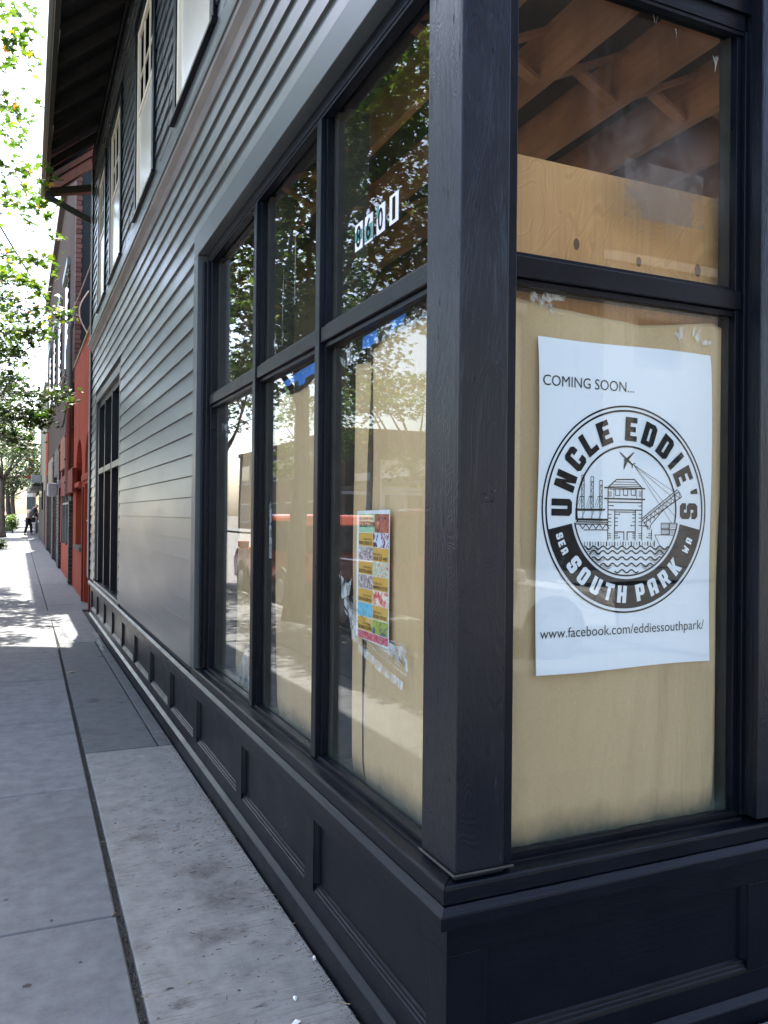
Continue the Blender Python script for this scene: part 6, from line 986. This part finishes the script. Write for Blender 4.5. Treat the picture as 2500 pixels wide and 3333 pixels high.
def bear(x, y, D):          # a point D metres deep on the sight line through a place in the photograph
    yw, pt, rl = R_(24.25), R_(.31), R_(.57); fw = Vector((math.sin(yw)*math.cos(pt), math.cos(yw)*math.cos(pt), math.sin(pt))); rt = Vector((math.cos(yw), -math.sin(yw), 0)); up = rt.cross(fw)
    r2, u2 = rt*math.cos(rl)+up*math.sin(rl), -rt*math.sin(rl)+up*math.cos(rl); return CAM+(fw+r2*(x-1250)/2657-u2*(y-1666.5)/2657)*D
for x0, y0, x1, y1, D, n in ((-120, 30, 95, 60, 10.5, 12), (-120, 60, 120, 45, 11, 16), (-100, 210, 110, 110, 10.5, 26), (-90, 260, 125, 200, 11, 22), (-100, 330, 90, 390, 11.5, 22), (-60, 380, 85, 350, 11, 14),
        (-100, 420, 95, 480, 12, 22), (-90, 540, 112, 590, 11.5, 20), (60, 560, 190, 600, 10.6, 10), (-60, 600, 150, 700, 12.5, 30), (-60, 690, 150, 640, 13, 26), (0, 700, 200, 770, 13, 14), (-80, 820, 205, 880, 12.5, 26), (-60, 840, 170, 850, 13, 26), (-40, 1010, 190, 1050, 14, 24), (-60, 960, 235, 1030, 13.5, 20),
        (-60, 1120, 140, 1080, 14, 26), (-60, 1290, 235, 1295, 13.5, 34), (40, 1330, 200, 1300, 14, 26), (-40, 1360, 160, 1380, 15, 34)):
    sprig(near_tree, bear(x0, y0, D+.6), bear(x1, y1, D), int(n*(2.6 if y0 < 900 else 5.0)), 1.25 if y0 < 900 else 1.15, .12)
    if y0 > 700: sprig(near_tree, bear(x0-20, y0+40, D+2), bear(x1-60, y1+70, D+1.5), n*6, 1.3, .12)

tag(extra.build('outer_leaves', 'maple_leaf', near_tree), kind='stuff'); tag(extra2.build('lower_leaves', 'maple_leaf_shaded', near_tree), kind='stuff')
street_tree((-2.3, 19.5, gz(19.5)), 7, (-1.75, 19.3, 4.9), (1.95, 2.6, 1.7), 9000, .080, 'second maple street tree, low dark crown reaching over the walk', .15, 30, keep=lambda p: p.x < .22 and p.z > 3.0, lm='maple_leaf_shaded')
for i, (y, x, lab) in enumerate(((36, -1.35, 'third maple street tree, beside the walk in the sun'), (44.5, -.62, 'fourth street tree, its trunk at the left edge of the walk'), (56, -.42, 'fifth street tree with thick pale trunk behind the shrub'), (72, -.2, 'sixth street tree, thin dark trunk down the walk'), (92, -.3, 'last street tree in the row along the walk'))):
    g = gz(y); street_tree((x, y, g), 7, (x-.3, y, g+4.6-.0*i), (2.5 if i else 2.0, 3.2, 2.5), 5200 if i < 4 else 3200, .085 if i < 2 else .12, lab, .17 if i < 3 else .22, 16, simple=True, keep=lambda p: p.z > 2.3 and p.x < 1.0+.012*p.y, lm='maple_leaf_shaded')
street_tree((-1.9, 3.0, 0) if False else (-3.2, 2.2, 0), 8, (-3.4, 2.6, 6.6), (2.0, 2.2, 2.0), 2600, .075, 'maple standing behind the viewer, seen only in the glass', .15, 12, simple=True) if False else None
street_tree((-13.6, 32, 0), 9, (-13.6, 32, 6.5), (3.5, 4, 3.2), 3500, .16, 'tree across the street seen over the white roof in the glass', .2, 14, simple=True)
street_tree((-13.6, 44, 0), 9, (-13.6, 44, 6.0), (3.5, 5, 3.2), 3500, .16, 'farther tree across the street by the white building', .2, 14, simple=True)
# shrub and tub at the kerb
o = empty('kerb_shrub', bear(40, 1735, 46.0)); o.location.z = .4; tag(o, 'grey-green shrub at the foot of the thick trunk by the walk', 'shrub')
m = MB(); scatter(m, (0, 0, .6), (.45, .5, .5), 900, .07, None, True); tag(m.build('foliage', 'shrub_leaf', o), kind='stuff'); MB().tube([(0, 0, 0), (.05, 0, .5)], .03).build('stem', 'bark', o)
o = empty('kerb_shrub', bear(3, 1790, 30.0)); o.location.z = .17; tag(o, 'sunlit yellow-green plant beside the sandalled foot at the left edge', 'shrub')
m = MB(); scatter(m, (0, 0, .2), (.22, .22, .2), 260, .06, None, True); tag(m.build('foliage', 'maple_leaf', o), kind='stuff'); MB().tube([(0, 0, 0), (.02, 0, .2)], .01).build('stem', 'bark', o)

# ================================================================== PEOPLE
def skinmesh(name, chains, mat, parent, sub=2):
    """one continuous surface grown over joints; chains: list of [(pos, radius), ...] joined where positions coincide"""
    vs, rs, es, ix = [], [], [], {}
    for ch in chains:
        prev = None
        for p, r in ch:
            k = tuple(round(c, 4) for c in p)
            if k not in ix: ix[k] = len(vs); vs.append(p); rs.append(r)
            if prev is not None and prev != ix[k]: es.append((prev, ix[k]))
            prev = ix[k]
    me = bpy.data.meshes.new(name); me.from_pydata(vs, es, []); me.materials.append(MAT[mat])
    o = bpy.data.objects.new(name, me); C.objects.link(o); o.parent = parent
    md = o.modifiers.new('skin', 'SKIN'); me.skin_vertices or None
    for i, sv in enumerate(me.skin_vertices[0].data): sv.radius = (rs[i], rs[i])
    me.skin_vertices[0].data[0].use_root = True
    md.use_smooth_shade = True; s2 = o.modifiers.new('sub', 'SUBSURF'); s2.levels = sub; s2.render_levels = sub; return o
def person(loc, rz, label, lean=0.0, shirt='shirt_gray', legs='trousers_black', arm=(.45, -.1, 1.0), arm2=(.05, -.1, .95), hair=True, h=1.74, group=None, step=.16, bag=False):
    t = empty('person', loc, label, 'person', group); t.rotation_euler.z = rz; t.scale = (h/1.74,)*3
    hip = (0, 0, .95); ch = (lean*.55, 0, 1.33-lean*.08); nk = (lean*.85, 0, 1.50-lean*.14); hd = (lean*1.05+.03, 0, 1.64-lean*.24)
    sh1 = (nk[0]-.02, .19, nk[2]-.07); sh2 = (nk[0]-.02, -.19, nk[2]-.07)
    el1 = (sh1[0]*.5+arm[0]*.5-.05, .26, (sh1[2]+arm[2])/2-.06); el2 = (sh2[0]*.5+arm2[0]*.5-.08, -.25, (sh2[2]+arm2[2])/2)
    k1, k2 = (step*.6+.04, .10, .50), (-step*.4+.03, -.10, .50); a1, a2 = (step, .11, .09), (-step, -.11, .09)
    H1, H2 = (arm[0], arm[1]+.25, arm[2]), (arm2[0], -.27, arm2[2])
    body = skinmesh('body', [[(hip, .13), (ch, .14), (nk, .06), (hd, .085)], [(hip, .13), ((.01, .10, .88), .085), (k1, .055), (a1, .038), ((a1[0]+.13, a1[1], .04), .03)], [(hip, .13), ((.01, -.10, .88), .085), (k2, .055), (a2, .038), ((a2[0]+.13, a2[1], .04), .03)], [(ch, .14), (sh1, .055), (el1, .038), (H1, .028)], [(ch, .14), (sh2, .055), (el2, .038), (H2, .028)]], 'skin', t)
    for H, sg in ((H1, 1), (H2, -1)):
        for k, (dx, L) in enumerate(((-.03, .07), (-.01, .085), (.01, .09), (.03, .075))): MB().tube([(H[0]+.02, H[1]+dx, H[2]), (H[0]+.06, H[1]+dx, H[2]-.03), (H[0]+.05+L*.3, H[1]+dx, H[2]-.06)], [.009, .008, .006], 6).build('finger', 'skin', t, smooth=True)
        MB().tube([(H[0], H[1]+.03*sg, H[2]), (H[0]+.03, H[1]+.055*sg, H[2]-.02), (H[0]+.055, H[1]+.05*sg, H[2]-.04)], [.011, .009, .007], 6).build('thumb', 'skin', t, smooth=True)
    skinmesh('shirt', [[((0, 0, .93), .150), (ch, .165), ((nk[0]-.01, 0, nk[2]-.06), .09)], [(ch, .165), (sh1, .075), (((sh1[0]+el1[0])/2, .235, (sh1[2]+el1[2])/2), .062)], [(ch, .165), (sh2, .075), (((sh2[0]+el2[0])/2, -.23, (sh2[2]+el2[2])/2), .062)]], shirt, t)
    skinmesh('trousers', [[((0, 0, .98), .14), ((.0, 0, .90), .145)], [((.0, 0, .90), .145), ((.01, .10, .82), .105), (k1, .078), ((a1[0], a1[1], .13), .065)], [((.0, 0, .90), .145), ((.01, -.10, .82), .105), (k2, .078), ((a2[0], a2[1], .13), .065)]], legs, t)
    for a in (a1, a2): skinmesh('shoe', [[((a[0]-.05, a[1], .05), .048), ((a[0]+.06, a[1], .045), .045), ((a[0]+.17, a[1], .035), .035)]], 'shoe', t)
    if hair: skinmesh('hair', [[((hd[0]-.04, 0, hd[2]+.03), .092), ((hd[0]+.0, 0, hd[2]+.075), .085)]], 'hair', t, 2)
    MB().tube([(hd[0]+.085, 0, hd[2]), (hd[0]+.11, 0, hd[2]-.02)], [.012, .016], 6).build('nose', 'skin', t)
    for sg in (1, -1): MB().disc((hd[0], .088*sg, hd[2]), (0, 1, 0), .025, .015, 10).build('ear', 'skin', t); MB().disc((hd[0]+.082, .03*sg, hd[2]+.02), (1, 0, 0), .009, .01, 8).build('eye', 'ink', t)
    return t
p = bear(91, 1735, 43.5); person((p.x, p.y, .335), -.35, 'person in grey T-shirt and black side-striped trousers bending towards the wall', .42, arm=(.62, -.05, .95), arm2=(.1, 0, 1.02), h=1.78, step=.13)
stripe = None
p = bear(118, 1730, 45.5); person((p.x, p.y, .345), 3.3, 'person in dark jacket and grey trousers standing against the wall', .12, 'cloth_dark', 'cloth_gray', (.3, -.05, 1.05), (.25, -.05, .98), h=1.70, step=.05)
o = MB().box(-.12, .12, -.16, .16, 0, .26).build('shoulder_bag', 'cloth_dark', bevel=.05); p = bear(108, 1702, 44.2); o.location = (p.x, p.y, 1.05); tag(o, 'black shoulder bag held between the two people by the wall', 'bag')
# the sitter whose sandalled foot reaches into the left edge
t = empty('person', (-1.02, 29.6, .165)); tag(t, 'person at the left edge, only a bare leg with red sandal in view', 'person')
skinmesh('body', [[((-.45, 0, .55), .14), ((-.55, 0, .95), .15), ((-.5, 0, 1.15), .06), ((-.47, 0, 1.30), .09)], [((-.45, 0, .55), .14), ((-.05, .12, .58), .085), ((.22, .12, .30), .055), ((.42, .12, .10), .04), ((.56, .12, .03), .033)], [((-.45, 0, .55), .14), ((-.08, -.12, .55), .085), ((.02, -.12, .30), .055), ((.05, -.12, .09), .04), ((.2, -.12, .04), .033)], [((-.55, 0, .95), .15), ((-.5, .2, 1.05), .055), ((-.3, .25, .8), .04), ((-.05, .2, .66), .03)], [((-.55, 0, .95), .15), ((-.5, -.2, 1.05), .055), ((-.3, -.25, .8), .04), ((-.05, -.2, .66), .03)]], 'skin', t)
skinmesh('shirt', [[((-.45, 0, .58), .16), ((-.55, 0, .95), .17), ((-.5, 0, 1.08), .09)]], 'cloth_gray', t); skinmesh('shorts', [[((-.45, 0, .52), .16), ((-.12, .12, .56), .11)], [((-.45, 0, .52), .16), ((-.12, -.12, .54), .11)]], 'trousers_black', t); skinmesh('hair', [[((-.49, 0, 1.33), .1), ((-.47, 0, 1.38), .09)]], 'hair', t)
for a in ((.42, .12), (.06, -.12)): MB().box(a[0]-.03, a[0]+.22, a[1]-.045, a[1]+.045, -.005, .018).build('sandal', 'sandal_red', t, bevel=.008); MB().box(a[0]+.06, a[0]+.11, a[1]-.05, a[1]+.05, .02, .06).build('sandal_strap', 'sandal_red', t)
o = MB().box(-1.75, -1.25, 29.2, 30.2, .16, .62).build('kerb_bench', 'taupe_panel', bevel=.02); tag(o, 'low bench by the kerb under the seated person at the left edge', 'bench')

# ================================================================== VEHICLES (some only seen in the glass)
def car(loc, rz, label, paintm, L=4.5, H=1.72, W=1.80, kind='suv', rack=False, cat='car'):
    t = empty({'suv': 'parked_suv', 'truck': 'pickup_truck', 'car': 'parked_car'}[kind], loc, label, cat); t.rotation_euler.z = rz
    prof = {'suv': [(-.5, .34), (-.5, .62), (-.485, .98), (-.44, 1.62/1.72*1.0*1.62), (-.40, 1.0*1.70), (.08, 1.70), (.20, 1.08), (.43, .98), (.49, .78), (.5, .36)],
            'car': [(-.5, .34), (-.5, .62), (-.47, .92), (-.34, .98), (-.22, 1.36), (.04, 1.42), (.22, .96), (.43, .84), (.49, .66), (.5, .34)],
            'truck': [(-.5, .45), (-.5, 1.05), (-.08, 1.08), (-.07, 1.72), (-.04, 1.78), (.12, 1.78), (.22, 1.18), (.44, 1.08), (.49, .9), (.5, .45)]}[kind]
    sh_ = .98 if kind != 'truck' else 1.1; belt = {'suv': 1.0, 'car': .92, 'truck': 1.08}[kind]
    pr_ = [(x*L, min(z, 9)) for x, z in prof]; pr_ = [(x, z if z < 1.9 else 1.6) for x, z in pr_]
    m = MB(); n = len(pr_); tw = lambda z: W/2*(1 if z <= belt+.01 else 1-.16*(z-belt)/.7) - (.03 if z < .5 else 0)
    secs = [(-1, 1), (-.92, 1.0), (.92, 1.0), (1, 1)]
    for s, _ in secs:
        for x, z in pr_: m.v.append((x, s*tw(z), z-(.02 if abs(s) == 1 and z > belt else 0)))
    for k in range(3):
        for i in range(n): m.f.append([k*n+i, k*n+(i+1) % n, (k+1)*n+(i+1) % n, (k+1)*n+i])
    m.f.append(list(range(n))[::-1]); m.f.append([3*n+i for i in range(n)]); m.build('body', paintm, t, bevel=.05)
    cab = [p for p in pr_ if p[1] > belt+.02]; x0, x1 = min(p[0] for p in cab), max(p[0] for p in cab); zt_ = max(p[1] for p in cab)
    xb0, xb1 = (x0+.05, .19*L) if kind != 'truck' else (-.06*L, .2*L)
    zb = belt+.04
    for s in (-1, 1):
        div = [xb0, xb0+(xb1-xb0)*.36, xb0+(xb1-xb0)*.66, xb1-.15] if kind != 'truck' else [xb0, xb1-.12]
        for a, b_ in zip(div, div[1:]):
            top = zt_-.12; sl = (.28 if b_ == div[-1] else 0); q = [(a+.04, zb), (b_-.04+ (.0), zb), (b_-.04-sl*.9, top), (a+.04+(.1 if a == div[0] else 0), top)]
            m = MB(); m.prism([(x, s*(tw(z)+.012), z) for x, z in q], [(x, s*(tw(z)-.02), z) for x, z in q]); m.build('side_window', 'car_glass', t)
            MB().box(a+.12, a+.26, s*(W/2+.004), s*(W/2+.02), belt-.14, belt-.11).build('door_handle', 'black_trim', t)
        m = MB(); m.box(xb1-.02, xb1+.1, s*(W/2+.02), s*(W/2+.2), belt+.02, belt+.16); m.build('wing_mirror', paintm, t, bevel=.02)
    i = max(range(len(pr_)-1), key=lambda i: abs(pr_[i][1]-pr_[i+1][1]) if pr_[i][0] > 0 and pr_[i][1] > belt-.1 else 0); (xa, za), (xb, zb_) = pr_[i], pr_[i+1]
    nx, nz = (za-zb_), (xb-xa); nl = math.hypot(nx, nz); nx, nz = nx/nl*.012, nz/nl*.012
    f0, f1 = .12, .92; q0 = (xa+(xb-xa)*f0, za+(zb_-za)*f0); q1 = (xa+(xb-xa)*f1, za+(zb_-za)*f1)
    m = MB(); w0, w1 = tw(q0[1])-.1, tw(q1[1])-.1; m.prism([(q0[0]+nx, -w0, q0[1]+nz), (q0[0]+nx, w0, q0[1]+nz), (q1[0]+nx, w1, q1[1]+nz), (q1[0]+nx, -w1, q1[1]+nz)], [(q0[0]-nx, -w0, q0[1]-nz), (q0[0]-nx, w0, q0[1]-nz), (q1[0]-nx, w1, q1[1]-nz), (q1[0]-nx, -w1, q1[1]-nz)]); m.build('windscreen', 'car_glass', t)
    if kind == 'suv': MB().box(-.5*L-.004, -.46*L, -W*.38, W*.38, 1.05, 1.5).build('rear_window', 'car_glass', t)
    for x in (-.31*L, .31*L):
        for s in (-1, 1):
            w_ = MB().disc((x, s*(W/2-.09), .34), (0, 1, 0), .345, .23, 28).build('wheel', 'tyre', t, bevel=.02); r_ = MB().disc((x, s*(W/2+.02), .34), (0, 1, 0), .21, .03, 24).build('rim', 'rim', w_)
            MB().disc((x, s*(W/2-.02), .36), (0, 1, 0), .40, .075, 28).build('wheel_arch', 'black_trim', t)
    for s in (-1, 1):
        MB().box(.47*L, .503*L, s*(W/2-.42), s*(W/2-.12), .66, .82).build('headlight', 'lamp_lens', t, bevel=.02); MB().box(-.503*L, -.48*L, s*(W/2-.22), s*(W/2-.06), .8, 1.02).build('tail_light', 'tail_lens', t, bevel=.02)
    MB().box(.485*L, .512*L, -W*.46, W*.46, .36, .55).build('bumper', 'black_trim', t, bevel=.02); MB().box(-.512*L, -.485*L, -W*.46, W*.46, .36, .55).build('bumper', 'black_trim', t, bevel=.02)
    if rack:
        for x in (-.46*L, -.1*L, .14*L):
            for s in (-1, 1): MB().box(x-.03, x+.03, s*(W/2-.12), s*(W/2-.06), 1.05 if x < 0 else 1.6, 2.02).build('rack_post', 'white_edge', t)
            MB().box(x-.03, x+.03, -W/2+.06, W/2-.06, 2.021, 2.07).build('rack_bar', 'white_edge', t)
        for s in (-1, 1): MB().box(-.48*L, .2*L, s*(W/2-.12), s*(W/2-.06), 2.071, 2.12).build('rack_rail', 'white_edge', t)
    return t
G = -.13
car((-3.05, 15.3, G), R_(90), 'orange compact SUV parked at the kerb, seen in the side windows', 'paint_orange', 4.4, kind='suv')
car((-3.15, 9.4, G), R_(-90), 'red pickup truck with pale ladder rack, seen in the near side window', 'paint_red', 5.2, W=1.9, kind='truck', rack=True, cat='truck')
car((4.6, -5.4, G), R_(10), 'white saloon parked across the side street, seen left of the poster', 'paint_white', 4.6, kind='car')
car((-11, 21, G), R_(90), 'silver car across the street, seen beside the orange SUV', 'paint_silver', 4.5, kind='car')
for x, y, mt, lab, k in ((-3.0, 62, 'paint_white', 'white car parked far down the kerb behind the first trunk', 'suv'), (-2.9, 84, 'paint_silver', 'silver car farther down the kerb', 'car'), (-1.0, 150, 'paint_red', 'red car at the very end of the walk', 'car')):
    car((x, y, gz(y)-.13), R_(90), lab, mt, 4.5, kind=k)
# kerbside parking sign (rounded white plate on a steel post)
t = empty('parking_sign', (-1.75, 8.9, 0), 'white rounded parking plate on a steel post at the kerb, seen in the glass', 'sign')
MB().tube([(0, 0, 0), (0, 0, 2.3)], .025, 8).build('post', 'frame_gray', t); MB().box(-.012, .012, -.16, .16, 1.62, 2.22).build('plate', 'poster_white', t, bevel=.01); textw('P', .12, .16, 'sign_red', t, Matrix.Translation((.0135, -.06, 1.95)) @ Matrix.Rotation(math.pi/2, 4, 'Z') @ Matrix.Rotation(math.pi/2, 4, 'X'))

# ================================================================== ACROSS THE STREETS (seen in the glass)
def block(name, label, x0, x1, y0, y1, h, mat, face, rows, cols, wz=1.0, wh=1.4, wmat='window_dark', parapet=.3):
    t = empty(name, (0, 0, 0), label, 'building'); MB().box(x0, x1, y0, y1, 0, h).build('wall', mat, t); MB().box(x0-.12, x1+.12, y0-.12, y1+.12, h+.001, h+parapet).build('parapet', mat, t)
    for r in range(rows):
        for c_ in range(cols):
            z = wz+r*3.2
            if face == '+X': a = y0+(y1-y0)*(c_+.25)/cols; b_ = y0+(y1-y0)*(c_+.75)/cols; f_ = MB().box(x1, x1+.05, a-.1, b_+.1, z-.1, z+wh+.1).build('window', 'frame_gray', t); MB().box(x1+.051, x1+.06, a, b_, z, z+wh).build('pane', wmat, f_)
            else: a = x0+(x1-x0)*(c_+.3)/cols; b_ = x0+(x1-x0)*(c_+.7)/cols; f_ = MB().box(a-.1, b_+.1, y1, y1+.05, z-.1, z+wh+.1).build('window', 'frame_gray', t); MB().box(a, b_, y1+.051, y1+.06, z, z+wh).build('pane', wmat, f_)
    return t
wb_ = block('white_shop', 'low white shop with pale fascia and green-yellow bands across the street', -26, -15.6, 16, 42, 4.2, 'white_building', '+X', 1, 6, .8, 1.9)
MB().box(-15.58, -15.0, 16, 42, 3.5, 3.9).build('fascia', 'white_edge', wb_); 
for a in (17, 25, 33): MB().box(-15.58, -15.45, a, a+6, 2.8, 3.3).build('sign_band', 'yellowgreen', wb_)
block('tan_shop', 'tan two storey building across the street left of the white shop', -26, -15.6, 2, 14, 7.2, 'tan_building', '+X', 2, 4)
block('brick_shop', 'brown building across the street beyond the white shop', -26, -15.6, 45, 70, 6.5, 'brown_facade', '+X', 2, 6)
pb = block('pale_hall', 'pale rendered building with four square windows across the side street', 16.6, 34, -22, -16.6, 9.6, 'pale_building', '+Y', 2, 4, 3.4, 1.3)
block('added_dark_blocker', 'tall dark mass added behind the pale hall to darken the front reflections', 13, 38, -32, -22.5, 32, 'dark_building', '+Y', 0, 0)  # added out of view to darken the front reflections and cut sky light
block('pale_house', 'smaller pale building across the side street left of the gap', 9.0, 13.6, -22, -16.6, 7.6, 'pale_building', '+Y', 2, 2, 1.2)
block('corner_store', 'tan corner store diagonally across the crossing', -4, 6.5, -27, -17.5, 5.2, 'tan_building', '+Y', 1, 3)
t = empty('utility_pole', (7.75, -9.6 if False else -3.4, 0), 'wooden utility pole with grey transformer and parking sign across the side street', 'utility pole')
MB().tube([(0, 0, -.1), (0, 0, 5), (0, 0, 11)], [.17, .15, .12], 12).build('pole', 'pole_wood', t, smooth=True); MB().box(-1.2, 1.2, -.06, .06, 9.3, 9.42).build('crossarm', 'pole_wood', t)
MB().tube([(.32, 0, 3.9), (.32, 0, 5.0)], .24, 16).build('transformer', 'frame_gray', t); MB().box(-.28, .28, .18, .20, 2.15, 2.85).build('sign_plate', 'sign_blue', t)
M_ = Matrix.Translation((.24, .2045, 2.62)) @ Matrix.Rotation(math.pi, 4, 'Z') @ Matrix.Rotation(math.pi/2, 4, 'X')
textw('BUSINESS', .46, .11, 'poster_white', t, M_); textw('PARKING', .42, .11, 'poster_white', t, Matrix.Translation((0, 0, -.17)) @ M_)
m = MB(); m.box(-.15, .18, .2035, .2045, 2.26, 2.29); m.poly([(.26, .204, 2.275), (.16, .204, 2.23), (.16, .204, 2.32)]); m.build('arrow', 'poster_white', t)
for i in range(3): MB().tube([(0, .16, 6.5), (.3+.2*i, .4, 6.2-.4*i), (-.2+.3*i, .3, 5.6)], .015, 5).build('cable', 'wire', t)

# ------------------------------------------------------------------ put every empty at the base of what it carries
bpy.context.view_layer.update()
for o in [o for o in C.objects if o.type == 'EMPTY' and o.parent is None and o.location.length < 1e-6 and o.name != 'sidewalk']:
    ch = [c for c in C.objects if c.parent == o and c.type == 'MESH' and len(c.data.vertices)]
    if not ch: continue
    lo = [min((c.matrix_world @ Vector(b_))[i] for c in ch for b_ in c.bound_box) for i in range(3)]; hi = [max((c.matrix_world @ Vector(b_))[i] for c in ch for b_ in c.bound_box) for i in range(3)]
    base = Vector(((lo[0]+hi[0])/2, (lo[1]+hi[1])/2, lo[2]))
    o.location = base
    for c in C.objects:
        if c.parent == o: c.location = c.location-base

GR = {'street_tree': 'maple street trees', 'brown_paper': 'brown paper sheets hung behind the glass', 'crumpled_tape': 'bits of crumpled clear tape on the glass', 'overhead_wire': 'overhead wires', 'paper_scrap': 'white scraps on the pavement', 'fallen_leaf': 'dry leaves on the pavement', 'kerb_shrub': 'plants at the kerb', 'person': 'people on the walk', 'parked_car': 'parked cars'}
for o in C.objects:
    k = o.name.split('.')[0]
    if o.parent is None and k in GR and 'group' not in o: o['group'] = GR[k]
for o in C.objects:
    if o.parent is None and o.name.startswith('tape_strip') and o['label'].find('blue') >= 0: o['group'] = 'blue painter tape pieces'
